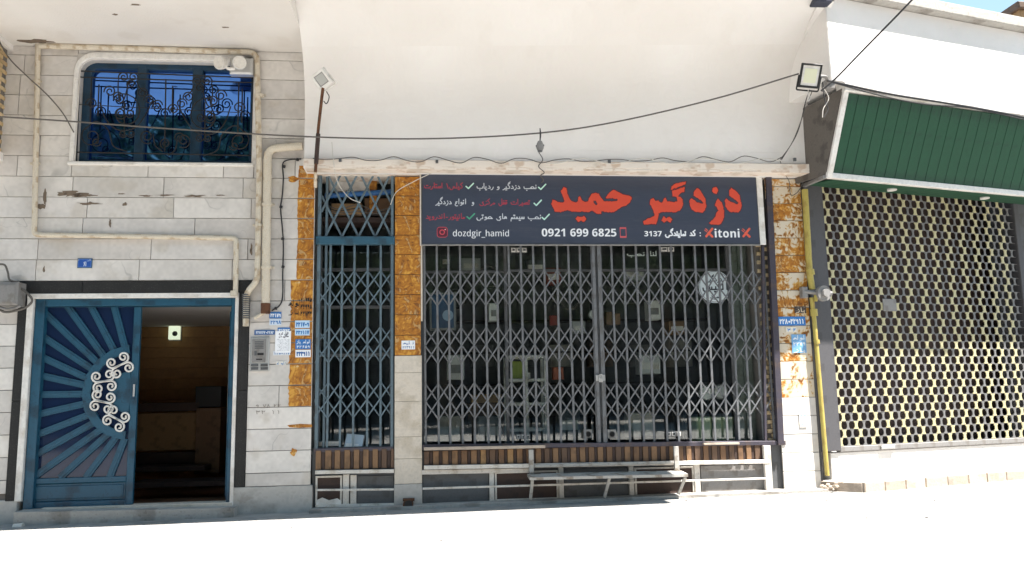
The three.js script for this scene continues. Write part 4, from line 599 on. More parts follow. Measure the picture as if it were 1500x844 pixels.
  const bf = 0.0, run = (a, b, yT, yB) => { let x = P(a, 670).x; const e = P(b, 670).x; let i = 0; const T0 = (px) => px; while (x < e) { const w = Math.min(i % 2 ? rr(0.038, 0.046) : rr(0.062, 0.072), e - x); if (w > 0.01) mesh('upright_tile', cbox(x + 0.0015, yB, -0.05, x + w - 0.0015, yT, (i % 2 ? -0.012 : 0) + rr(-0.002, 0.002), 0.003, rr(0, 2), rr(0, 2)), i % 2 ? M.umber : M.brown[((rnd() * 3) | 0) + (x < P(760, 670).x && rnd() < 0.4 ? 1 : 0)], base); x += w; i++; } };
  run(621, 1120, P(870, 655).y, P(870, 681).y); run(462, 577, P(520, 659).y, P(520, 687).y);
  mesh('base_core', cbox(rx0 + 0.005, GY(rx0) - 0.3, -0.42, ax0 - 0.001, P(520, 655).y, -0.052, 0.002), M.dgrey, base); mesh('base_core', cbox(ax1 + 0.001, GY(rx0) - 0.3, -0.42, bx0 + 0.05, P(870, 655).y, -0.052, 0.002), M.dgrey, base);
  const W = (name, pts, w, t, m = M.white) => mesh(name, bar(pts[0], pts[1], w, t, V(0, 0, 1)), m, base);
  const at = (x, y, z) => P(x, y, z);
  W('white_rail', [at(621, 685, 0.03), at(1127, 676, 0.03)], 0.045, 0.05); W('white_rail', [at(618, 692, 0), at(777, 689, 0)], 0.05, 0.03); W('thin_rail', [at(619, 716, 0.1), at(1122, 701, 0.1)], 0.022, 0.022);
  W('white_rail', [at(462, 692, 0.03), at(577, 690, 0.03)], 0.04, 0.05); W('thin_rail', [at(462, 718, 0.06), at(577, 717, 0.06)], 0.022, 0.022); W('thin_rail', [at(462, 741.5, 0), at(577, 739, 0)], 0.03, 0.03);
  const post = (x0, x1, y0, y1, z = 0.0) => mesh('white_post', rbox(x0, y0, x1, y1, z, 0.05, 0.004, rr(0, 2), rr(0, 2)), M.white, base);
  post(717, 724, 688, 734); post(819, 826, 685, 732); post(922, 929, 683, 730, -0.004); post(1018, 1026, 680, 727); post(1121, 1131, 653, 724, 0.05); post(502, 511, 695, 739); post(513, 522, 696, 739, -0.01);
  const panel = (a, b, c, d, m, fr) => { mesh('dark_panel', rbox(a, b, c, d, -0.03, 0.02, 0.003, rr(0, 3), rr(0, 3)), m, base); if (fr) { const r = rect(a, b, c, d, -0.02), k = 0.022; mesh('thin_frame', merge([cbox(r.x0, r.y0, -0.029, r.x1, r.y0 + k, -0.012, 0.002), cbox(r.x0, r.y1 - k, -0.029, r.x1, r.y1, -0.012, 0.002), cbox(r.x0, r.y0 + k, -0.029, r.x0 + k, r.y1 - k, -0.013, 0.002), cbox(r.x1 - k, r.y0 + k, -0.029, r.x1, r.y1 - k, -0.013, 0.002)]), M.white, base); } };
  panel(619, 693, 716, 737, M.dgrey); panel(725, 690, 818, 733, M.umber, 1); panel(827, 687, 921, 731, M.dgrey); panel(930, 684, 1017, 728, M.umber, 1); panel(1027, 681, 1120, 723, M.grey); panel(462, 697, 501, 738, M.umber, 1); panel(523, 697, 577, 738, M.dgrey);
  { const q = [[463, 733], [472, 729], [482, 733], [494, 730], [500, 734], [500, 740], [463, 741]].map((a) => P(...a, 0.006)); mesh('torn_sheet', plate(q.map((v) => [v.x, v.y]), 0.012, 0.004), M.trim, base); }
  { const x0 = rx0 + 0.01, x1 = P(1015, 730).x, x2 = bx1; mesh('ledge', autoUV(fromQuads([[[x0, GY(x0) + 0.035, 0.16], [x2, GY(x2) + 0.035, 0.16], [x2, GY(x2) + 0.04, -0.05], [x0, GY(x0) + 0.04, -0.05]], [[x0, GY(x0) - 0.2, 0.16], [x2, GY(x2) - 0.2, 0.16], [x2, GY(x2) + 0.035, 0.16], [x0, GY(x0) + 0.035, 0.16]]])), M.concrete, base); }
}
{ const t = single('ledge_plank', bar(P(621, 657.5, 0.03), P(798, 654, 0.03), 0.035, 0.1), M.stone[1], 'long thin pale plank lying on the ledge below the folding gate, left end', 'plank');
  single('ledge_plank', bar(P(1030, 650.5, 0.02), P(1082, 649.5, 0.02), 0.022, 0.07), M.stone[0], 'short pale strip on the gate sill near its right end', 'plank');
  const d = thing('drain_stub', 'rusty round drain stub at the foot of the middle pillar', 'drain pipe'); mesh('tube', cyl(P(598, 739, 0.06), V(0, 0, 1), 0.06, 0.14, 16), M.rust, d); mesh('dark_mouth', cyl(P(598, 739, 0.132), V(0, 0, 1), 0.046, 0.006, 16), M.black, d); mesh('collar', rbox(590, 731, 607, 734.5, 0.1, 0.09, 0.01), M.rust, d); }
{ // the sign
  const t = thing('shop_sign', 'long dark blue shop sign with big red lettering and a phone number', 'sign'), z = 0.02;
  mesh('backing', rbox(617, 255.5, 1119, 358.5, z - 0.006, 0.055, 0.003), M.dgrey, t);
  mesh('printed_panel', faceUV(rbox(618.6, 257.2, 1109.5, 357, z, 0.0055, 0.0005)), signPrint, t);
  const e = rect(617, 255.5, 1119, 358.5, z);
  mesh('white_edge', cbox(P(1110.3, 300, z).x, e.y0, z - 0.0055, e.x1, e.y1, z + 0.006, 0.003), M.trim, t); mesh('frame_strip', cbox(e.x0, e.y1 - 0.008, z - 0.0055, P(1110, 300, z).x, e.y1 + 0.016, z + 0.012, 0.003), M.lip, t); mesh('frame_strip', cbox(e.x0, e.y0 - 0.014, z - 0.0055, P(1110, 300, z).x, e.y0 + 0.004, z + 0.012, 0.003), M.grey, t); mesh('frame_strip', cbox(e.x0 - 0.018, e.y0 - 0.01, z - 0.05, e.x0 - 0.001, e.y1, z + 0.01, 0.003), M.cream, t);
}
// ---------------------------------------------------------------- folding gates
function foldingGate(o, x0, x1, y0, y1, n, bands, m, z, opt = {}) {
  const xs = []; for (let i = 0; i <= n; i++) xs.push(x0 + (x1 - x0) * i / n + (i && i < n ? rr(-0.008, 0.008) : 0));
  const tilt = xs.map(() => rr(-0.008, 0.008)), X = (i, y) => xs[i] + tilt[i] * (y - (y0 + y1) / 2) / (y1 - y0) * 2;
  xs.forEach((x, i) => { if ((i === 0 && opt.noFirst) || (i === n && opt.noLast)) return; mesh('bar', bar(V(X(i, y0), y0, z), V(X(i, y1), y1, z), 0.026, 0.018), m, o); });
  for (const [b, c] of bands) {
    const h = (c - b) / 2;
    for (let i = 0; i < n; i++) for (const [k, s] of [[0, 1], [0, -1]]) {
      // a flat strip over two cells, pivoted on the bars; strips in front rise, strips behind fall
      const far = Math.min(i + 2, n), A = s > 0 ? b : c, len = (far - i) * h, e = rr(-0.004, 0.004);
      mesh('lattice_strip', bar(V(X(i, A), A + e, z + s * 0.014), V(X(far, A), A + s * len + e, z + s * 0.014), 0.018, 0.006), m, o);
      if (i === 0) mesh('lattice_strip', bar(V(X(0, A + s * h), A + s * h, z - s * 0.014), V(X(1, A + s * h), A + s * 2 * h, z - s * 0.014), 0.018, 0.006), m, o);
    }
  }
}
const gz = -0.05, gy0 = P(870, 650, gz).y, gy1 = P(870, 357, gz).y + 0.25;
const bandsOf = (px, list) => list.map(([a, b]) => [P(px, b, gz).y, P(px, a, gz).y]);
{
  const a = thing('folding_gate', 'grey folding lattice gate leaf left of the padlock across the shop window', 'folding gate'), b = thing('folding_gate', 'grey folding lattice gate leaf right of the padlock, reaching the brick jamb', 'folding gate');
  const xl = P(620, 500, gz).x + 0.02, xm = P(872, 500, gz).x, xm2 = P(882, 500, gz).x, xr = P(1126, 500, gz).x;
  foldingGate(a, xl, xm - 0.012, gy0, gy1, 14, bandsOf(750, [[396, 447], [479, 531], [560, 612]]), M.gate, gz); foldingGate(b, xm2 + 0.012, xr, gy0, gy1, 14, bandsOf(1000, [[396, 447], [478, 530], [559, 610]]), M.gate, gz);
  mesh('meeting_stile', cbox(xm - 0.012, gy0, gz - 0.02, xm + 0.026, gy1, gz + 0.03, 0.004), M.gate, a); mesh('meeting_stile', cbox(xm2 - 0.03, gy0, gz - 0.02, xm2 + 0.012, gy1, gz + 0.028, 0.004), M.gate, b);
  const lk = P(880, 554, gz + 0.05); mesh('lock_case', cbox(lk.x - 0.06, lk.y - 0.035, gz + 0.031, lk.x + 0.055, lk.y + 0.04, gz + 0.06, 0.006), M.silver, b);
  const pd = thing('padlock', 'small steel padlock on the case where the two gate leaves meet', 'padlock'); mesh('lock_body', cbox(lk.x - 0.026, lk.y - 0.05, gz + 0.062, lk.x + 0.022, lk.y + 0.005, gz + 0.085, 0.006), M.silver, pd); mesh('shackle', sweep(rounded([V(lk.x - 0.018, lk.y, gz + 0.075), V(lk.x - 0.018, lk.y + 0.045, gz + 0.075), V(lk.x + 0.014, lk.y + 0.045, gz + 0.075), V(lk.x + 0.014, lk.y, gz + 0.075)], 0.012), 0.006, 6), M.silver, pd);
  mesh('bottom_track', bar(P(619, 654.5, gz), P(1148, 648.5, gz), 0.05, 0.12), M.frame, shop); mesh('gate_post', bar(P(1124.5, 254, 0.0), P(1143, 652, 0.0), 0.075, 0.07), M.frame, shop); mesh('gate_post', bar(P(1117, 358, -0.03), P(1121, 650, -0.03), 0.03, 0.05), M.frame, shop);
  const dg = thing('folding_gate', 'narrow blue grey folding lattice gate between the two amber pillars', 'folding gate'), d0 = P(463, 500, gz).x, d1 = P(576, 500, gz).x, dy0 = P(520, 655, gz).y, dy1 = P(520, 352, gz).y;
  foldingGate(dg, P(482, 500, gz).x - 0.16, P(559.5, 500, gz).x + 0.13, dy0, dy1, 6, bandsOf(520, [[397, 449], [479, 531], [560, 612]]), M.gateBlue, gz, { noFirst: true, noLast: true });
  mesh('gate_stile', cbox(d0, dy0 - 0.02, gz - 0.03, d0 + 0.04, P(520, 250, gz).y, gz + 0.03, 0.004), M.gateBlue, dg); mesh('gate_stile', cbox(d0 + 0.085, dy0 - 0.02, gz - 0.06, d0 + 0.115, P(520, 250, gz).y, gz - 0.02, 0.004), M.gateBlue, dg); mesh('gate_stile', cbox(d1 - 0.03, dy0 - 0.02, gz - 0.03, d1 + 0.005, P(520, 250, gz).y, gz + 0.03, 0.004), M.gateBlue, dg);
  mesh('bottom_rail', cbox(d0 - 0.005, dy0 - 0.05, gz - 0.06, d1 + 0.005, dy0 - 0.005, gz + 0.04, 0.004), M.frame, dg);
  const bm = rect(462, 346, 578, 357.5, gz + 0.06); mesh('cross_beam', cbox(bm.x0, bm.y0, gz - 0.03, bm.x1, bm.y1, gz + 0.06, 0.006), M.beam, dg);
  const ty0 = bm.y1 + 0.002, ty1 = P(520, 251, gz).y, W = 0.2, H = (ty1 - ty0) / 2;
  for (let i = -1; i < 5; i++) for (const s of [1, -1]) { let a0 = V(d0 + 0.09 + i * W, s > 0 ? ty0 : ty1, gz + s * 0.008), b0 = V(a0.x + 2 * W, s > 0 ? ty1 : ty0, gz + s * 0.008); const lim = (p, q) => { for (const X of [d0 + 0.04, d1 - 0.03]) if ((p.x - X) * (q.x - X) < 0) { const t = (X - p.x) / (q.x - p.x), c = p.clone().lerp(q, t); if (X < (d0 + d1) / 2 ? p.x < X : p.x > X) p.copy(c); else q.copy(c); } }; lim(a0, b0); if (a0.x >= d0 + 0.03 && b0.x <= d1 && b0.x - a0.x > 0.05) mesh('lattice_strip', bar(a0, b0, 0.026, 0.007), M.gateBlue, dg); }
  mesh('head_rail', cbox(d0 + 0.041, ty1 - 0.02, gz - 0.02, d1 - 0.031, ty1 + 0.02, gz + 0.02, 0.004), M.frame, dg);
}
{ // the glazed door behind the narrow gate
  const x0 = P(463, 500, -0.3).x, x1 = P(578, 500, -0.3).x, y0 = P(520, 655, -0.3).y, y1 = P(520, 350, -0.3).y, o = part('glass_door', shop);
  mesh('pane', cbox(x0, y0 - 0.05, -0.31, x1, y1, -0.304, 0.001), M.glass, o); for (const y of [y0, P(520, 520, -0.3).y, P(520, 450, -0.3).y, P(520, 395, -0.3).y]) mesh('door_rail', cbox(x0, y - 0.02, -0.33, x1, y + 0.02, -0.29, 0.004), M.dgrey, o);
  for (const x of [x0 + 0.03, x1 - 0.03]) mesh('door_stile', cbox(x - 0.03, y0, -0.335, x + 0.03, y1, -0.285, 0.004), M.dgrey, o);
  mesh('door_sill', cbox(x0, y0 - 0.06, -0.42, x1, y0 - 0.021, -0.06, 0.004), M.grey, shop);
  // things stored above the door, seen through the top lattice
  const S = (n, lab, cat, a, b, c, d, z, dep, m) => single(n, rbox(a, b, c, d, z, dep, 0.008, rr(0, 3), rr(0, 3)), m, lab, cat);
  single('rolled_banner', sweep([P(476, 287, -0.2), P(576, 281, -0.2)], 0.035, 8), std({ color: 0x2a5f98, roughness: 0.5 }), 'bright blue rolled tube behind the lattice above the narrow gate', 'roll');
  S('white_board', 'white board leaning behind the lattice above the narrow gate', 'board', 482, 256, 544, 280, -0.3, 0.03, M.trim); S('plank', 'yellow brown plank upright behind the lattice above the narrow gate', 'plank', 541, 258, 552, 312, -0.26, 0.03, M.amber[0]);
  S('storage_shelf', 'dark shelf board above the teal cross beam behind the lattice', 'shelf', 470, 318, 576, 326, -0.2, 0.3, M.umber); S('cardboard_box', 'flat brown box on the dark shelf above the narrow gate', 'box', 485, 298, 530, 316, -0.24, 0.2, M.brown[3]); S('cardboard_box', 'taller pale brown box on the dark shelf, right side above the narrow gate', 'box', 534, 290, 572, 316, -0.3, 0.2, M.brown[0]);
  for (let k = 0; k < 4; k++) single('cable', sweep(spline([[470, 296 + k * 5], [495, 306 + k * 3], [525, 300 + k * 5], [550, 309 + k * 2], [575, 303 + k * 4]].map((p) => P(p[0], p[1], -0.15)), 24), 0.006, 5), k % 2 ? M.wire : M.wireGrey, ['thin black cable, uppermost of the bundle behind the lattice', 'grey cable second from top behind the lattice', 'black cable third from top behind the lattice', 'grey cable lowest in the bundle behind the lattice'][(k + 1) % 4], 'cable');
  const t = thing('metal_tin', 'silver metal tin leaning on the sill behind the narrow gate', 'tin'), c = P(519, 648, -0.16); const bx = mesh('tin_body', cbox(-0.11, -0.1, -0.02, 0.11, 0.1, 0.02, 0.008), M.silver, t); bx.position.copy(c); bx.rotation.set(-0.5, 0, -0.12); const lb = mesh('label_band', cbox(-0.09, -0.085, 0.0205, 0.06, -0.03, 0.023, 0.002), M.trim, t); lb.position.copy(c); lb.rotation.copy(bx.rotation);
  single('paper_stack', rbox(466, 647, 497, 654, -0.14, 0.12, 0.006), M.white, 'stack of white papers on the sill left of the silver tin', 'papers');
}
{ // the bench fixed under the window
  const t = thing('metal_bench', 'white painted metal bench fixed to the wall under the shop window', 'bench'), z0 = 0.05, z1 = 0.3;
  const a = P(776, 701, z1), b = P(1008, 696, z1), th = 0.022;
  mesh('seat', (() => { const q = (p, dy, z) => [p.x, p.y + dy, z]; const B0 = P(779, 694, z0), B1 = P(1004, 690, z0); return autoUV(fromQuads([[q(a, 0.012, z1), q(b, 0.012, z1), q(b, 0.03, z0), q(a, 0.03, z0)], [q(a, -0.02, z1), q(b, -0.02, z1), q(b, 0.012, z1), q(a, 0.012, z1)], [q(a, -0.02, z1), q(a, 0.012, z1), q(a, 0.03, z0), q(a, -0.002, z0)], [q(b, 0.012, z1), q(b, -0.02, z1), q(b, -0.002, z0), q(b, 0.03, z0)], [q(b, -0.02, z1), q(a, -0.02, z1), q(a, -0.002, z0), q(b, -0.002, z0)]])); })(), M.bench, t);
  for (const [x0, y0, x1, y1] of [[780, 703, 777, 732], [893, 700, 885.5, 729], [1004, 699, 994, 724]]) mesh('leg', bar(P(x0, y0, z1 - 0.03), P(x1, y1, 0.17), 0.034, 0.025), M.bench, t);
  for (const [x0, x1, y0, y1] of [[775, 782, 659, 694], [988, 995, 654, 690]]) mesh('back_post', rbox(x0, y0, x1, y1, 0.085, 0.035, 0.004), M.bench, t);
  mesh('back_rail', bar(P(783, 683, 0.07), P(987, 677, 0.07), 0.03, 0.025), M.bench, t);
}
{ // what stands in the shop
  const cab = thing('display_cabinet', 'white framed glass display cabinet standing inside the shop window', 'cabinet'), z = -0.85;
  const cb = rect(744, 522, 800, 668, z); for (const [x, zz] of [[cb.x0, z], [cb.x1, z], [cb.x0, z - 0.35], [cb.x1, z - 0.35], [(cb.x0 + cb.x1) / 2, z]]) mesh('upright', cbox(x - 0.018, cb.y0 - 0.3, zz - 0.018, x + 0.018, cb.y1, zz + 0.018, 0.004), M.white, cab);
  for (const py of [523, 557, 592, 630]) { const y = P(770, py, z).y; mesh('shelf', cbox(cb.x0 + 0.019, y - 0.02, z - 0.35, cb.x1 - 0.019, y + 0.02, z + 0.016, 0.004), M.white, cab); }
  const S = (n, lab, cat, a, b, c, d, zz, dep, m) => single(n, rbox(a, b, c, d, zz, dep, 0.008, rr(0, 3), rr(0, 3)), m, lab, cat);
  S('boxed_goods', 'yellow green box on the top shelf of the display cabinet', 'box', 750, 529, 766, 555, -0.9, 0.2, std({ color: 0x84903c, roughness: 0.6 })); S('cup', 'small white cup beside the yellow green box in the cabinet', 'cup', 772, 546, 777, 555, -0.88, 0.05, M.trim);
  S('desk', 'brown desk inside the shop left of the display cabinet', 'desk', 684, 590, 742, 640, -1.3, 0.7, M.brown[1]); S('cardboard_box', 'pale cardboard box lying on the brown desk inside the shop', 'box', 690, 578, 735, 590, -1.3, 0.4, M.brown[3]);
  const ck = thing('wall_clock', 'small round pale clock hanging inside the shop near the gate centre', 'clock'), cc = P(869, 461, -0.5); mesh('clock_rim', cyl(cc, V(0, 0, 1), 0.06, 0.03, 20), M.silver, ck); mesh('dial', cyl(cc.clone().add(V(0, 0, 0.017)), V(0, 0, 1), 0.05, 0.006, 20), M.trim, ck);
  S('cardboard_box', 'brown carton inside the shop, left of a pair beside the clock', 'box', 888, 457, 897, 475, -1, 0.15, M.brown[0]); S('cardboard_box', 'brown carton inside the shop, right of a pair beside the clock', 'box', 898.5, 459, 909, 475, -1, 0.15, M.brown[2]);
  S('power_tool', 'orange power tool hanging low inside the shop window', 'tool', 810, 538, 826, 556, -0.9, 0.12, std({ color: 0x96482a, roughness: 0.5 })); S('red_case', 'dull red case hanging inside the shop behind the lattice', 'case', 806, 462, 818, 476, -1.1, 0.1, std({ color: 0x8a3a30, roughness: 0.6 }));
  const ps = thing('poster', 'pale blue framed poster at the left side of the shop window', 'poster'), pr = rect(629, 428, 668, 484, -0.42); mesh('poster_frame', cbox(pr.x0, pr.y0, -0.44, pr.x1, pr.y1, -0.42, 0.006), M.grey, ps); mesh('poster_sheet', cbox(pr.x0 + 0.03, pr.y0 + 0.03, -0.4195, pr.x1 - 0.03, pr.y1 - 0.03, -0.416, 0.001), std({ color: 0x34506e, roughness: 0.5 }), ps); mesh('poster_picture', cyl(P(656, 462, -0.413), V(0, 0, 1), 0.07, 0.004, 16), std({ color: 0x8fa6bc, roughness: 0.5 }), ps);
  for (const [x, lab] of [[861.5, 'small white camera unit with round lens on the sill left of the gate centre'], [896.5, 'small white camera unit with round lens on the sill right of the gate centre']]) { const t = thing('camera_unit', lab, 'camera'), c = P(x, 636, -0.24); mesh('unit_body', cbox(c.x - 0.055, c.y - 0.055, -0.3, c.x + 0.055, c.y + 0.055, -0.24, 0.008), M.silver, t); mesh('lens', cyl(c.clone().add(V(0, 0, 0.008)), V(0, 0, 1), 0.03, 0.02, 14), M.black, t); mesh('lens_rim', cyl(c.clone().add(V(0, 0, 0.004)), V(0, 0, 1), 0.038, 0.016, 14), M.grey, t); }
  const boxes = (label, x, y, n, w) => { const t = thing('socket_strip', label, 'socket'); for (let i = 0; i < n; i++) { const r = rect(x + i * w, y, x + i * w + w - 1.6, y + 6, -0.28); mesh('socket', cbox(r.x0, r.y0, -0.31, r.x1, r.y1, -0.28, 0.005), M.trim, t); mesh('socket_hole', cbox(r.x0 + 0.012, r.y0 + 0.014, -0.2799, r.x1 - 0.012, r.y1 - 0.014, -0.278, 0.001), M.dgrey, t); } mesh('strip_base', rbox(x - 0.5, y - 0.6, x + n * w - 1, y + 6.6, -0.3105, 0.015, 0.003), M.grey, t); };
  boxes('strip of three small white sockets low in the window by the cabinet', 757, 637, 3, 7); boxes('strip of white sockets low in the window, right half', 977, 633, 3, 7.4); boxes('white fittings at the top of the window, left of the gate centre', 749, 363, 3, 8); boxes('white fittings at the top of the window, right of the gate centre', 969, 362, 2, 10);
  const rs = thing('round_sticker', 'round white sticker with black writing on the shop glass', 'sticker'), rc = P(1047, 420, -0.322); const disc = new THREE.CylinderGeometry(0.215, 0.215, 0.004, 40); disc.rotateX(Math.PI / 2); mesh('sticker_disc', (() => { const g = autoUV(disc); g.translate(rc.x, rc.y, rc.z); return faceUV(g); })(), canvasMat(256, 256, (c) => { c.fillStyle = '#dce6e8'; c.fillRect(0, 0, 256, 256); c.strokeStyle = '#566068'; c.lineWidth = 4; c.beginPath(); c.arc(128, 128, 120, 0, 7); c.stroke(); persian(c, 'النیس', 236, 18, 150, 26, 11, '#20262c'); persian(c, 'دزدگیر', 190, 70, 84, 17, 7, '#3a444c'); persian(c, 'حمید', 180, 76, 216, 15, 6, '#3a444c'); }), rs);
  const wr = thing('glass_lettering', 'pale writing on the glass high in the right window', 'lettering'), wq = rect(916, 366, 964, 378, -0.325); mesh('letters', faceUV(cbox(wq.x0, wq.y0, -0.3275, wq.x1, wq.y1, -0.325, 0.0002)), canvasMat(256, 64, (c) => { c.clearRect(0, 0, 256, 64); persian(c, 'لنا نصب', 250, 6, 46, 15, 6, 'rgba(190,204,198,1)'); }, { alphaTest: 0.5 }), wr);
  for (const [a, b, lab] of [[1021, 1044, 'pale green canister inside the window at the lower right, left of two'], [1049, 1076, 'pale green canister inside the window at the lower right, right of two']]) { const t = thing('canister', lab, 'canister'), r = rect(a, 611, b, 648, -0.55); mesh('canister_body', cbox(r.x0, r.y0, -0.75, r.x1, r.y1, -0.55, 0.02), std({ color: 0xa9b98c, roughness: 0.45 }), t); mesh('canister_cap', cyl(V((r.x0 + r.x1) / 2, r.y1 + 0.02, -0.65), V(0, 1, 0), 0.035, 0.04, 10), M.dgrey, t); }
  for (const [x, y, r, lab] of [[1034, 576, 0.1, 'pale round speaker face above the green canisters, left of two'], [1055, 574, 0.1, 'pale round speaker face above the green canisters, right of two']]) { const t = thing('round_speaker', lab, 'speaker'), c = P(x, y, -0.6); mesh('speaker_ring', cyl(c, V(0, 0, 1), r, 0.05, 20), M.grey, t); mesh('cone', cyl(c.clone().add(V(0, 0, 0.026)), V(0, 0, 1), r * 0.82, 0.006, 20), M.trim, t); }
  const cu = thing('panel_screen', 'grey green upright boards behind the right end of the shop window', 'panel'); for (let i = 0; i < 3; i++) mesh('board', rbox(1074 + i * 14, 352, 1087 + i * 14, 652, -0.42, 0.03, 0.008, i, i), std({ map: M.grey.map, color: new THREE.Color(0.95, 1.08, 0.98), roughness: 0.6 }), cu);
  for (const [x, y, r, k] of [[668, 440, 0.12, 'second black cable coil hanging inside the shop, by the blue poster'], [715, 405, 0.15, 'large black cable coil hanging high in the left window'], [835, 440, 0.12, 'black cable coil hanging in the shop left of the clock'], [925, 430, 0.14, 'black cable coil hanging behind the right gate leaf']]) { const g = new THREE.TorusGeometry(r, 0.02, 6, 22); g.translate(...P(x, y, -1.2).toArray()); single('cable_coil', autoUV(g), M.wireGrey, k, 'cable coil'); }
  const goods = ['grey appliance box on the back shelf, far left', 'dark parts box on the back shelf, second from left', 'pale parts box on the back shelf, third from left', 'brown parts box on the back shelf, fourth from left', 'grey parts box on the back shelf, fifth from left', 'pale appliance box on the back shelf, far right'];
  goods.forEach((l, i) => S('parts_box', l, 'box', 690 + i * 58, 505 - (i % 2) * 8, 724 + i * 58, 537, -3.3, 0.25, [M.grey, M.dgrey, M.white, M.brown[2], M.grey, M.white][i]));
  const hung = [[645, 372, 662, 392, 'dark wiring loom box hung at the top left of the window', 0], [676, 378, 704, 398, 'silver car stereo hung high in the left of the window', 1], [716, 444, 730, 470, 'pale remote control card hung left of the cabinet', 2], [770, 380, 798, 400, 'dark speaker box hung high left of the gate centre', 3], [800, 392, 822, 416, 'dull red parts box high beside the gate centre', 4], [838, 470, 858, 488, 'grey siren box hung beside the clock', 1], [915, 392, 944, 410, 'grey amplifier hung high behind the right gate', 1], [950, 440, 968, 468, 'pale lock box hung behind the right gate', 2], [980, 470, 1004, 490, 'brown alarm box on the wall left of the round sticker', 5], [936, 520, 968, 548, 'silver stereo unit standing behind the right gate', 1], [655, 520, 680, 556, 'pale vertical carton at the lower left of the window', 2], [640, 610, 676, 648, 'large pale carton standing low at the far left of the window', 6], [700, 610, 735, 648, 'grey cushioned seat standing low left of the cabinet', 7], [818, 600, 850, 640, 'dark tool chest low between cabinet and gate centre', 3], [920, 605, 960, 640, 'pale toolbox low behind the right gate', 6]];
  const hm = [M.dgrey, M.silver, M.trim, M.dgrey, std({ color: 0x7c3a32, roughness: 0.6 }), M.brown[2], M.stone[2], M.grey];
  for (const [a, b, c, d, l, k] of hung) { const t = thing('boxed_part', l, 'box'), z = -0.75 - rr(0, 0.4), r = rect(a, b, c, d, z); mesh('box_body', cbox(r.x0, r.y0, z - 0.2, r.x1, r.y1, z, 0.01, rr(0, 2), rr(0, 2)), hm[k], t); mesh('box_label', cbox(r.x0 + 0.03, r.y0 + (r.y1 - r.y0) * 0.25, z + 0.0005, r.x1 - 0.03, r.y0 + (r.y1 - r.y0) * 0.6, z + 0.004, 0.001), k === 2 ? M.grey : M.white, t); }
  const tb = thing('work_table', 'dark work table inside the shop behind the right gate leaf', 'table'), r = rect(900, 596, 1010, 602, -1.4); mesh('table_top', cbox(r.x0, r.y0, -2, r.x1, r.y1, -1.4, 0.006), M.brown[1], tb); for (const x of [r.x0 + 0.05, r.x1 - 0.05]) for (const zz of [-1.45, -1.95]) mesh('leg', cbox(x - 0.025, r.y0 - 0.8, zz - 0.025, x + 0.025, r.y0 - 0.001, zz + 0.025, 0.004), M.dgrey, tb);
}
paper('sticker', 'white sticker with blue digits low on the amber middle pillar', 588, 499, 608, 512, sticker(['تخلیه', '۲۲۳۹۱۱'], '#2a5a98', WH));
paper('sticker', 'bright blue number sticker on the right pillar', 1139, 464, 1180, 477, sticker(['۲۲۸۰۳۲۹۱۱'], WH, '#2f72b8', 256, 80)); paper('sticker', 'small blue letters under the bright blue sticker on the right pillar', 1151, 479, 1167, 487, sticker(['۴۶'], '#3f7fc0', '#d9d2c4', 96, 64));
paper('sticker', 'blue and white square advert on the right pillar', 1160, 490, 1181, 517, sticker(['لوله', '۲۲۷۹', 'باز'], WH, '#6fa0cc', 128, 160)); paper('sticker', 'small faded blue square mark lower on the right pillar', 1171, 604, 1182, 626, sticker(['۲۹', '۷۱'], '#5f9fd0', '#e4e0d6', 96, 128));
paper('sticker', 'black stencilled patch above the bright blue sticker on the right pillar', 1164, 449, 1181, 459, sticker(['باز'], '#d8c8b0', '#3a302a', 96, 64));

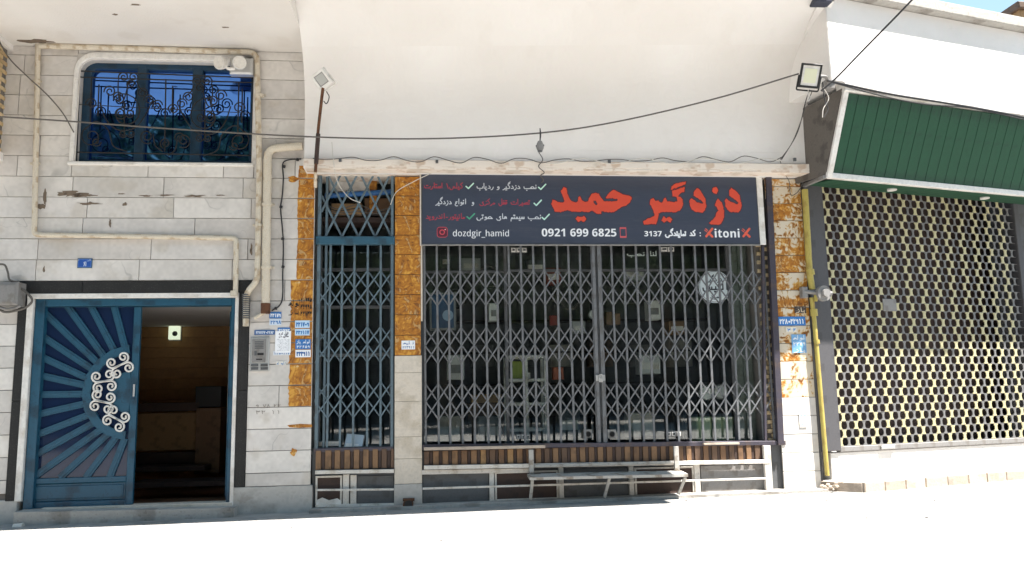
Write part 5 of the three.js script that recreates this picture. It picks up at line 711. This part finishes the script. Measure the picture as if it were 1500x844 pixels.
// ================================================================ the shuttered shop on the right, in its own turned frame
const rs = thing('shuttered_shop', 'shuttered shop with green panelled canopy under a sunlit white wall', 'shop building');
rs.userData.placed = true; rs.position.copy(HINGE); rs.rotation.y = PHI;
const nFace = 1.0;
{
  const nT = 0.97; const pT = Q(1236, 131, nT);
  let nB = 0.3; for (let k = 0; k < 60; k++) nB = Math.max(0.1, Math.min(0.8, nB + (Q(1211, 250, nB).x - pT.x) * 0.5));
  const yT = Q(1360, 153, nT).y, pB = Q(1211, 250, nB), yB = Q(1350, 270, nB).y, s0 = pT.x, s1 = 9, yS = Q(1350, 286, 0.02).y, sS = Math.max(s0, Q(1186, 275, 0.02).x);
  console.log('fascia', { s0, nB, yT, yB, yS, sS });
  // the white wall above, with its coping
  const yW = Q(1360, 138, nT + 0.03).y, yC = Q(1420, 9, nT + 0.15).y, w0 = Q(1216, 90, nT + 0.03).x;
  mesh('upper_wall', cbox(w0, yW, -0.5, s1, yC - 0.15, nT + 0.03, 0.01), M.plaster, rs); mesh('coping', cbox(w0 - 0.05, yC - 0.149, -0.5, s1, yC, nT + 0.15, 0.012), M.concrete, rs); 
  mesh('gutter_edge', cbox(s0 - 0.02, yT + 0.012, nT - 0.1, s1, yW - 0.001, nT + 0.045, 0.006), M.trim, rs);
  // green boards of the sloping fascia and of the soffit behind it
  const bw = 0.168; for (let s = s0 + 0.05; s < 5.2; s += bw) { const c = s + bw / 2 - 0.002; mesh('green_board', bar(V(c, yB + 0.02, nB), V(c, yT, nT), bw - 0.006, 0.018, V(0, -(nT - nB), yT - yB).normalize()), M.green, rs); }
  mesh('fascia_back', autoUV(fromQuads([[[s0, yB, nB - 0.02], [s1, yB, nB - 0.02], [s1, yT, nT - 0.02], [s0, yT, nT - 0.02]], [[s0, yB, nB - 0.02], [s0, yT, nT - 0.02], [s0, yT, -0.02], [s0, yS, -0.02]], [[s0, yT, nT - 0.02], [s1, yT, nT - 0.02], [s1, yT, -0.4], [s0, yT, -0.4]]])), M.dgrey, rs);
  mesh('side_panel', plateSide([[nB, yB], [nT, yT + 0.05], [0.02, yT + 0.05], [0.02, yS]], s0 - 0.015, 0.012), M.sideGrey, rs);
  function plateSide(pts, s, t) { const g = new THREE.ExtrudeGeometry(new THREE.Shape(pts.map((p) => new THREE.Vector2(...p))), { depth: t, bevelEnabled: false }); g.rotateY(-Math.PI / 2); g.translate(s, 0, 0); return autoUV(g); }
  mesh('side_trim', bar(V(s0 + 0.02, yB - 0.02, nB + 0.012), V(s0 + 0.02, yT + 0.02, nT + 0.012), 0.075, 0.03, V(0, -(nT - nB), yT - yB).normalize()), M.trim, rs);
  mesh('bottom_trim', cbox(s0 - 0.02, yB - 0.035, nB - 0.03, s1, yB + 0.035, nB + 0.025, 0.006), M.trim, rs);
  for (let s = sS; s < 5.2; s += bw) { const a = V(s, yB - 0.03, nB - 0.035), b = V(s + 0.0, yS, 0.02); mesh('soffit_board', bar(a, b, bw - 0.008, 0.014, V(0, 1, 0)), M.green, rs); }
  for (const [x, y] of [[1307, 281], [1443, 293]]) { const q = Q(x, y, (nB + 0.02) / 2); mesh('downlight', cyl(V(q.x, (yB + yS) / 2 - 0.03, q.z), V(0, 1, 0), 0.06, 0.03, 16), M.trim, rs); }
  mesh('soffit_edge', bar(V(sS - 0.09, yS - 0.01, 0.02), V(s0 - 0.03, yB - 0.02, nB), 0.05, 0.04, V(0, 1, 0)), M.grey, rs);
  // jambs, guide rails and the dark room behind the shutter
  const r0 = Q(1215, 450, 0).x, r1 = Q(1495, 430, 0).x, yb = Q(1350, 648, 0).y;
  mesh('side_wall', cbox(-0.02, -0.3, -0.4, Q(1190, 450, -0.02).x + 0.0, yW, -0.06, 0.004), M.dgrey, rs);
  mesh('guide_rail', cbox(Q(1189, 450, 0.03).x, Q(1205, 662, 0.03).y, -0.3, r0 - 0.002, yT, 0.035, 0.008), M.rail, rs); mesh('guide_rail', cbox(r1 + 0.002, yb, -0.3, r1 + 0.1, yT, 0.035, 0.008), M.rail, rs); mesh('side_wall', cbox(r1 + 0.101, -0.3, -0.5, s1, yT, -0.02, 0.004), M.dgrey, rs);
  mesh('room_back', cbox(-0.3, -0.3, -0.95, s1, yW, -0.75, 0.004), M.umber, rs); 
  mesh('base_wall', cbox(r0 - 0.15, -0.4, -0.6, s1, yb - 0.075, 0.0, 0.008), M.plaster, rs);
  // the shutter: rows of waisted links, every second one yellow
  const rowH = (Q(1350, 510, 0).y - Q(1350, 648, 0).y) / 12.1, per = 0.262, hole = 0.094, wy = 0.044, wg = per - 2 * hole - wy, fl = 0.016;
  const linkShape = (w) => { const h = rowH / 2 - 0.003, s = new THREE.Shape(), f = w / 2 + fl, m = w / 2; [[-f, -h], [f, -h], [m, -h * 0.42], [m, h * 0.42], [f, h], [-f, h], [-m, h * 0.42], [-m, -h * 0.42]].forEach((p, i) => s[i ? 'lineTo' : 'moveTo'](...p)); const g = new THREE.ExtrudeGeometry(s, { depth: 0.012, bevelEnabled: false }); return autoUV(g); };
  const gy = linkShape(wy), gg = linkShape(wg), rest = { y: [], g: [] }, sh = part('roller_shutter', rs);
  const rows = Math.ceil((yS + 0.02 - yb) / rowH); let count = 0;
  for (let r = 0; r < rows; r++) {
    const y = yb + rowH * (r + 0.5), off = (r % 2 ? 0.065 : 0) + 0.03;
    for (let k = -1; k < 32; k++) for (const [g, d, key, m] of [[gy, 0, 'y', M.linkYellow], [gg, wy / 2 + hole + wg / 2, 'g', M.linkGrey]]) {
      const s = r0 + off + k * per + d; if (s < r0 + 0.02 || s > r1 - 0.02) continue;
      const z = (key === 'y' ? 0.0 : -0.004) + rr(-0.0012, 0.0012);
      if (count < 300) { const o = mesh('link', g, m, sh); o.position.set(s, y, z - 0.012); o.rotation.z = rr(-0.015, 0.015); count++; } else { const c = g.clone(); c.translate(s + rr(-0.002, 0.002), y, z - 0.012); rest[key].push(c); }
    }
    mesh('hinge_rod', cbox(r0, y - rowH / 2 - 0.0026, -0.014, r1, y - rowH / 2 + 0.0026, -0.002, 0.001), M.linkGrey, sh);
  }
  mesh('upper_links', merge(rest.y), M.linkYellow, sh).userData.kind = 'stuff'; mesh('upper_links', merge(rest.g), M.linkGrey, sh).userData.kind = 'stuff';
  mesh('bottom_bar', cbox(r0 - 0.01, yb - 0.07, -0.05, r1 + 0.01, yb - 0.004, 0.02, 0.006), M.grey, sh); mesh('shutter_lock', cbox(Q(1290, 650, 0.03).x, yb - 0.06, 0.021, Q(1310, 650, 0.03).x, yb - 0.02, 0.045, 0.004), M.silver, sh);
  mesh('lock_plate', cbox(Q(1292, 436, 0).x, Q(1300, 456, 0).y, 0.003, Q(1312, 440, 0).x, Q(1300, 438, 0).y, 0.012, 0.003), M.grey, sh);
  // the low step of pale blocks in front
  const kn = 0.46, k0 = Q(1268, 727, kn), gy2 = (s) => GY(HINGE.x + s), kt = Q(1268, 708, kn).y - Q(1268, 727, kn).y;
  const step = part('front_step', rs); let s = k0.x; const kb = (x) => k0.y + (x - k0.x) * GS * 0.97;
  const q = (a, b, c) => [a, b, c];
  mesh('step_top', autoUV(fromQuads([[q(k0.x, kb(k0.x) + kt, kn - 0.02), q(s1, kb(s1) + kt, kn - 0.02), q(s1, kb(s1) + kt, -0.02), q(k0.x - 0.27, kb(k0.x) + kt, -0.02)], [q(k0.x - 0.27, kb(k0.x) - 0.3, -0.02), q(k0.x, kb(k0.x) - 0.3, kn - 0.02), q(k0.x, kb(k0.x) + kt, kn - 0.02), q(k0.x - 0.27, kb(k0.x) + kt, -0.02)]])), M.concrete, step);
  for (let i = 0; s < 4; i++) { const e = s + rr(0.3, 0.36); mesh('kerb_block', cbox(s + 0.003, kb(s) - 0.25, kn - 0.12, e - 0.003, kb((s + e) / 2) + kt + rr(0.004, 0.012), kn + rr(0, 0.006), 0.008, rr(0, 3), rr(0, 3)), M.stone[i % 3], step); s = e; }
  { const b0 = V(k0.x - 0.01, 0, kn - 0.03), b1 = V(k0.x - 0.28, 0, 0.0); const g = bar(V(b0.x, kb(b0.x) + kt / 2 - 0.06, b0.z), V(b1.x, kb(b1.x) + kt / 2 - 0.06, b1.z), 0.03, kt + 0.12, V(0, 1, 0)); mesh('kerb_block', g, M.stone[1], step); }
}
{ // the house beyond the roof, far right
  const t = thing('brick_building', 'brown brick building just showing above the white wall, far right', 'building'), c = P(1494, 14, -9); const w = 2.4; mesh('brick_wall', cbox(c.x, 0, -16, c.x + 8, c.y, -9, 0.02), M.brown[3], t); mesh('roof_edge', cbox(c.x - 0.1, c.y + 0.002, -16.1, c.x + 8, c.y + 0.2, -8.9, 0.03), M.brown[1], t); mesh('window', cbox(c.x + 1.5, c.y - 2.4, -9, c.x + 2.8, c.y - 0.9, -8.97, 0.01), M.black, t); }
{ // the yellow gas pipe with its regulator
  const t = thing('gas_pipe', 'yellow gas pipe with round regulator between marble pillar and shutter', 'gas pipe'), z = 0.06;
  const pts = [[1179, 278], [1186, 400], [1190, 424]].map((p) => P(...p, z)), low = [[1189, 436], [1193, 470], [1212, 697]].map((p) => P(...p, z));
  mesh('upper_pipe', sweep(pts, 0.04, 10), M.yellow, t); mesh('lower_pipe', sweep(low, 0.028, 10), M.yellow, t);
  mesh('coupling', sweep([[1186.5, 395], [1188, 403]].map((p) => P(...p, z)), 0.05, 10), M.yellow, t); mesh('coupling', sweep([[1192, 453], [1193, 463]].map((p) => P(...p, z)), 0.045, 10), M.yellow, t); mesh('coupling', sweep([[1196, 498], [1197, 504]].map((p) => P(...p, z)), 0.036, 10), M.yellow, t);
  const c = P(1206, 430, 0.12); mesh('regulator_disc', cyl(c, V(0.15, 0, 1), 0.098, 0.06, 24), M.grey, t); mesh('regulator_cap', cyl(c.clone().add(V(0.01, 0, 0.05)), V(0.15, 0, 1), 0.05, 0.05, 16), M.grey, t); mesh('regulator_lug', cyl(P(1215, 430, 0.12), V(1, 0, 0), 0.03, 0.06, 10), M.grey, t);
  mesh('inlet_pipe', sweep([P(1178, 427, 0.08), P(1202, 430, 0.12)], 0.026, 8), M.grey, t); mesh('wall_bracket', rbox(1176, 420, 1184, 436, 0.1, 0.09, 0.008), M.grey, t); mesh('relief_spout', cyl(P(1195, 437, 0.1), V(0, 1, 0), 0.022, 0.08, 8), M.yellow, t);
  const g = thing('rubble', 'broken plaster crumbs round the foot of the yellow gas pipe', 'rubble'); for (let i = 0; i < 16; i++) { const b = new THREE.IcosahedronGeometry(rr(0.012, 0.03), 0), p = b.attributes.position; for (let k = 0; k < p.count; k++) p.setXYZ(k, p.getX(k) * 1.3, p.getY(k) * 0.8, p.getZ(k)); const x = P(1196 + rr(0, 26), 705).x; b.translate(x, GY(x) + rr(0, 0.14), rr(0, 0.22)); mesh('crumb', autoUV(b), M.stone[i % 3], g); }
}
// ---------------------------------------------------------------- floodlights and overhead cables
function flood(name, label, c, w, h, dir, roll, rim, pole) {
  const t = thing(name, label, 'floodlight'), q = new THREE.Quaternion().setFromUnitVectors(V(0, 0, 1), dir.clone().normalize()).multiply(new THREE.Quaternion().setFromAxisAngle(V(0, 0, 1), roll));
  const put = (n, g, m) => { const o = mesh(n, g, m, t); o.position.copy(c); o.quaternion.copy(q); return o; };
  put('housing', cbox(-w / 2, -h / 2, -0.05, w / 2, h / 2, 0, 0.012), rim); const k = rim === M.black ? 0.022 : 0.03;
  put('rim', merge([cbox(-w / 2, -h / 2, 0.001, w / 2, -h / 2 + k, 0.016, 0.004), cbox(-w / 2, h / 2 - k, 0.001, w / 2, h / 2, 0.016, 0.004), cbox(-w / 2, -h / 2 + k, 0.001, -w / 2 + k, h / 2 - k, 0.016, 0.004), cbox(w / 2 - k, -h / 2 + k, 0.001, w / 2, h / 2 - k, 0.016, 0.004)]), rim);
  put('reflector', cbox(-w / 2 + k, -h / 2 + k, 0.001, w / 2 - k, h / 2 - k, 0.005, 0.001), rim === M.black ? M.trim : M.grey); put('led_plate', cbox(-w / 3.4, -h / 3.4, 0.0055, w / 3.4, h / 3.4, 0.009, 0.001), std({ color: rim === M.black ? 0xdcdcc0 : 0xa8a8a4, roughness: 0.5 })); for (const s of [-1, 1]) for (let i = -1; i < 2; i++) put('cooling_fin', cbox(s * w * 0.25 - 0.005 + i * 0.03, -h / 2 + 0.01, -0.075, s * w * 0.25 + 0.005 + i * 0.03, h / 2 - 0.01, -0.0505, 0.002), rim);
  put('yoke', sweep(rounded([V(-w / 2 - 0.008, 0, -0.02), V(-w / 2 - 0.008, -h / 2 - 0.03, -0.05), V(w / 2 + 0.008, -h / 2 - 0.03, -0.05), V(w / 2 + 0.008, 0, -0.02)], 0.02), 0.01, 6), rim);
  return t;
}
{
  const a = flood('floodlight', 'small white LED floodlight tilted on a thin pole at the overhang corner', P(471, 116, 0.75), 0.19, 0.19, V(-0.35, -0.75, 1), 0.55, M.trim);
  mesh('pole', sweep(rounded([P(462, 252, 0.4), P(466, 190, 0.42), P(473, 128, 0.7)], 0.08), 0.018, 8), M.rust, a); mesh('dark_clamp', sweep([P(463, 240, 0.4), P(466, 196, 0.42)], 0.026, 8), M.umber, a); mesh('pole_foot', sweep([P(462, 274, 0.15), P(462, 240, 0.38)], 0.02, 8), M.pipe, a); mesh('lead_wire', sweep(spline([[478, 134], [482, 142], [478, 152], [474, 148]].map((p) => P(...p, 0.7)), 14), 0.006, 5), M.wire, a);
  const b = flood('floodlight', 'large black rimmed LED floodlight hanging at the right overhang corner', P(1187, 111, 1.18), 0.23, 0.272, V(-0.35, -0.35, 1), -0.14, M.black);
  mesh('arm', sweep(rounded([P(1196, 112, 1.1), P(1210, 112, 1.08), P(1214, 122, 0.9)], 0.05), 0.02, 8), M.grey, b); mesh('bracket_box', cbox(P(1214, 124, 0.9).x - 0.05, P(1214, 124, 0.9).y - 0.06, 0.82, P(1214, 124, 0.9).x + 0.06, P(1214, 124, 0.9).y + 0.05, 0.94, 0.008), M.grey, b);
  for (const [pts, m, r] of [[[[1186, 132, 1.1], [1180, 150, 0.6], [1168, 195, 0.4], [1145, 234, 0.3]], M.wire, 0.006], [[[1190, 133, 1.1], [1178, 165, 0.6], [1160, 210, 0.4], [1143, 234, 0.3]], M.wireGrey, 0.006], [[[1184, 132, 1.1], [1184, 148, 1.1], [1188, 140, 1.1]], M.wireWhite, 0.006], [[[1206, 128, 1.08], [1214, 144, 1.08], [1206, 160, 1.08], [1205, 172, 1.08]], M.wireWhite, 0.005]]) mesh('lead_wire', sweep(spline(pts.map((p) => P(...p)), 20), r, 5), m, b);
}
const cable = (label, pts, r, m, n = 60) => single('cable', sweep(spline(pts.map((p) => P(...p)), n), r, 6), m, label, 'cable');
cable('dark cable strung from the left edge past the window to the big floodlight', [[-30, 169, 0.5], [120, 179, 0.52], [240, 188, 0.55], [470, 201, 0.6], [640, 203, 0.62], [800, 194, 0.65], [900, 179, 0.7], [1050, 144, 0.9], [1170, 108, 1.1]], 0.0095, M.wireGrey);
cable('thick black cable rising from the big floodlight corner out of the top of the picture', [[1203, 133, 1.08], [1222, 117, 1.15], [1262, 76, 1.3], [1336, 0, 1.8], [1380, -48, 2.1]], 0.011, M.wire);
cable('thin dark cable sagging from the top left corner to the arched window', [[-6, 52, 0.3], [14, 86, 0.25], [40, 112, 0.2], [70, 140, 0.15], [92, 166, 0.1], [108, 194, 0.06]], 0.0075, M.wireGrey);
cable('wavy thin cable clipped along the bottom lip of the white overhang', Array.from({ length: 36 }, (_, i) => { const t = i / 35; return [458 + 690 * t, 232 + 3.2 * Math.sin(i * 1.9) + 1.8 * Math.sin(i * 4.1) + 3 * Math.sin(t * 3.1), 0.285]; }), 0.0055, M.wireGrey, 180);
cable('second thin wire looping along the overhang lip to the right corner', Array.from({ length: 20 }, (_, i) => { const t = i / 19; return [800 + 352 * t, 236 + 4 * Math.sin(i * 1.3 + 1), 0.29]; }), 0.0045, M.wireWhite, 120);
cable('squiggly loose wire hanging from the overhang down onto the sign', [[791, 190, 0.62], [791, 205, 0.6], [789, 222, 0.3], [795, 234, 0.29], [789, 244, 0.29], [797, 252, 0.29], [792, 258, 0.06], [796, 264, 0.05], [793, 268, 0.04]], 0.006, M.wireGrey, 50);
cable('loose white wire crossing the upper corner of the narrow gate', [[486, 208, 0.27], [489, 240, 0.28], [495, 268, 0.1], [512, 290, 0.06], [528, 297, 0.05]], 0.005, M.wireWhite, 40);
cable('pale twine from the middle pillar up to the sign corner', [[572, 300, 0.03], [580, 282, 0.04], [606, 266, 0.05], [640, 250, 0.1]], 0.005, M.wireWhite, 30);
cable('tangled wire hanging down the right pillar below the overhang lip', [[1143, 236, 0.28], [1148, 252, 0.1], [1156, 266, 0.05], [1159, 286, 0.03], [1168, 282, 0.04], [1176, 268, 0.06], [1182, 250, 0.2]], 0.005, M.wireGrey, 40);
for (const [x, y, l] of [[498, 234, 'small dark cable clip on the overhang lip above the narrow gate'], [640, 236, 'small dark cable clip on the overhang lip above the sign, left'], [893, 236, 'small dark cable clip on the overhang lip above the sign, middle'], [1165, 233, 'small dark cable clip on the overhang lip at the right end']]) single('cable_clip', rbox(x - 2, y - 2, x + 2, y + 2.5, 0.292, 0.025, 0.004), M.dgrey, l, 'cable clip');
{ const t = thing('hanging_fitting', 'small dark lamp fitting hanging on the cable above the sign', 'fitting'), z = 0.66; mesh('hook', sweep(spline([[791, 188], [792, 197], [791, 206]].map((p) => P(...p, z)), 10), 0.007, 5), M.wire, t); const a = P(791, 207, z), b = P(791, 221, z); mesh('fitting_body', sweep([a, a.clone().lerp(b, 0.3), a.clone().lerp(b, 0.7), b], 0.05, 12, (u) => [0.5, 0.8, 0.9, 0.6][Math.round(u * 3)]), M.grey, t); mesh('fitting_lens', cyl(b.clone().add(V(0.0, -0.005, 0.0)), V(0, 1, 0), 0.028, 0.012, 10), M.dgrey, t); mesh('side_lug', bar(P(785, 214, z), P(797, 213, z), 0.02, 0.02), M.dgrey, t); }
for (const [l, list] of [['black power cable along the bottom edge of the sunlit white wall', [[1212, 118], [1300, 137], [1380, 150], [1440, 160], [1530, 178]]], ['thinner black cable sagging just under the one on the white wall', [[1214, 119], [1290, 140], [1350, 152], [1420, 158], [1530, 182]]]]) { const g = sweep(spline(list.map((p) => { const v = Q(p[0], p[1], nFace + 0.03); return v; }), 30), l[0] === 'b' ? 0.014 : 0.009, 6); g.rotateY(PHI); g.translate(HINGE.x, HINGE.y, HINGE.z); single('power_cable', g, M.wire, l, 'cable'); }
{ const g = sweep(spline([[1205, 120], [1209, 150], [1213, 160], [1207, 172]].map((p) => P(...p, 1.02)), 16), 0.006, 5); single('loose_wire', g, M.wire, 'short loose wire dangling beside the grey canopy side', 'wire'); }

// ================================================================ across the street: what the dark glass mirrors
{
  const leaf = std({ color: new THREE.Color(0.055, 0.085, 0.03), roughness: 0.8 }), bark = std({ color: new THREE.Color(0.09, 0.07, 0.05), roughness: 0.9 });
  const proto = thing('street_tree', 'leafy street tree across the road, seen only as a reflection in dark glass', 'tree', 'street trees mirrored in the glass');
  mesh('trunk', sweep([V(0, 0, 0), V(0.05, 2, 0), V(-0.1, 4, 0.1), V(0.1, 7, 0)], 0.24, 8, (u) => 1 - 0.7 * u), bark, proto);
  const pos = []; for (let c = 0; c < 64; c++) { const th = rr(0, 6.28), r = 3.1 * Math.sqrt(rnd()), y = rr(3.6, 10.5), k = 1 - Math.abs(y - 6.5) / 6, cx = r * k * Math.cos(th), cz = r * k * Math.sin(th); for (let i = 0; i < 100; i++) { const p = V(cx + rr(-1, 1) * 0.8, y + rr(-1, 1) * 0.7, cz + rr(-1, 1) * 0.8), a = V(rr(-1, 1), rr(-1, 1), rr(-1, 1)).multiplyScalar(0.17), b = V(rr(-1, 1), rr(-1, 1), rr(-1, 1)).multiplyScalar(0.17); pos.push(...p.clone().add(a).toArray(), ...p.clone().add(b).toArray(), ...p.clone().sub(a).toArray()); } }
  const g = new THREE.BufferGeometry(); g.setAttribute('position', new THREE.Float32BufferAttribute(pos, 3)); g.computeVertexNormals(); g.setAttribute('uv', new THREE.Float32BufferAttribute(new Float32Array(pos.length / 3 * 2), 2));
  mesh('crown', g, leaf, proto); proto.userData.placed = true;
  [[-22, 22], [-17.5, 21], [-13, 22], [-9, 21], [-4.5, 22.5], [0.5, 21.5], [5, 23], [9.5, 21], [14, 22]].forEach(([x, z], i) => { const o = i ? proto.clone() : proto; if (i) { o.name = numbered('street_tree', true); scene.add(o); } o.position.set(x, GY(x), z); o.rotation.y = i * 1.3; const k = 1.42 + 0.1 * (i % 3); o.scale.set(k * 0.95, k, k * 0.95); });
  const bd = thing('opposite_building', 'pale building across the road, seen only as a reflection in dark glass', 'building'); mesh('wall', cbox(-60, -1, 30, 30, 17, 36, 0.05), M.dgrey, bd); for (let i = 0; i < 12; i++) for (let j = 0; j < 4; j++) mesh('window', cbox(-24 + i * 4.4, 1.5 + j * 3.6, 29.95, -22 + i * 4.4, 3.4 + j * 3.6, 29.99, 0.01), M.black, bd); mesh('roof_edge', cbox(-60.2, 17.01, 29.6, 30.2, 17.4, 36.2, 0.05), M.concrete, bd);
}
{ const bits = []; for (let i = 0; i < 16; i++) { const z = rr(0.3, 2.4), x = rr(-4.5, 5.5), r = rr(0.006, 0.014), b = new THREE.IcosahedronGeometry(r, 0); b.scale(1.6, 0.6, 1); b.rotateY(rr(0, 3)); b.translate(x, GY(x) + r * 0.4, z); bits.push(autoUV(b)); } const o = mesh('gravel', merge(bits), M.grey); o.userData.kind = 'stuff'; }
settle();
renderer.render(scene, camera);
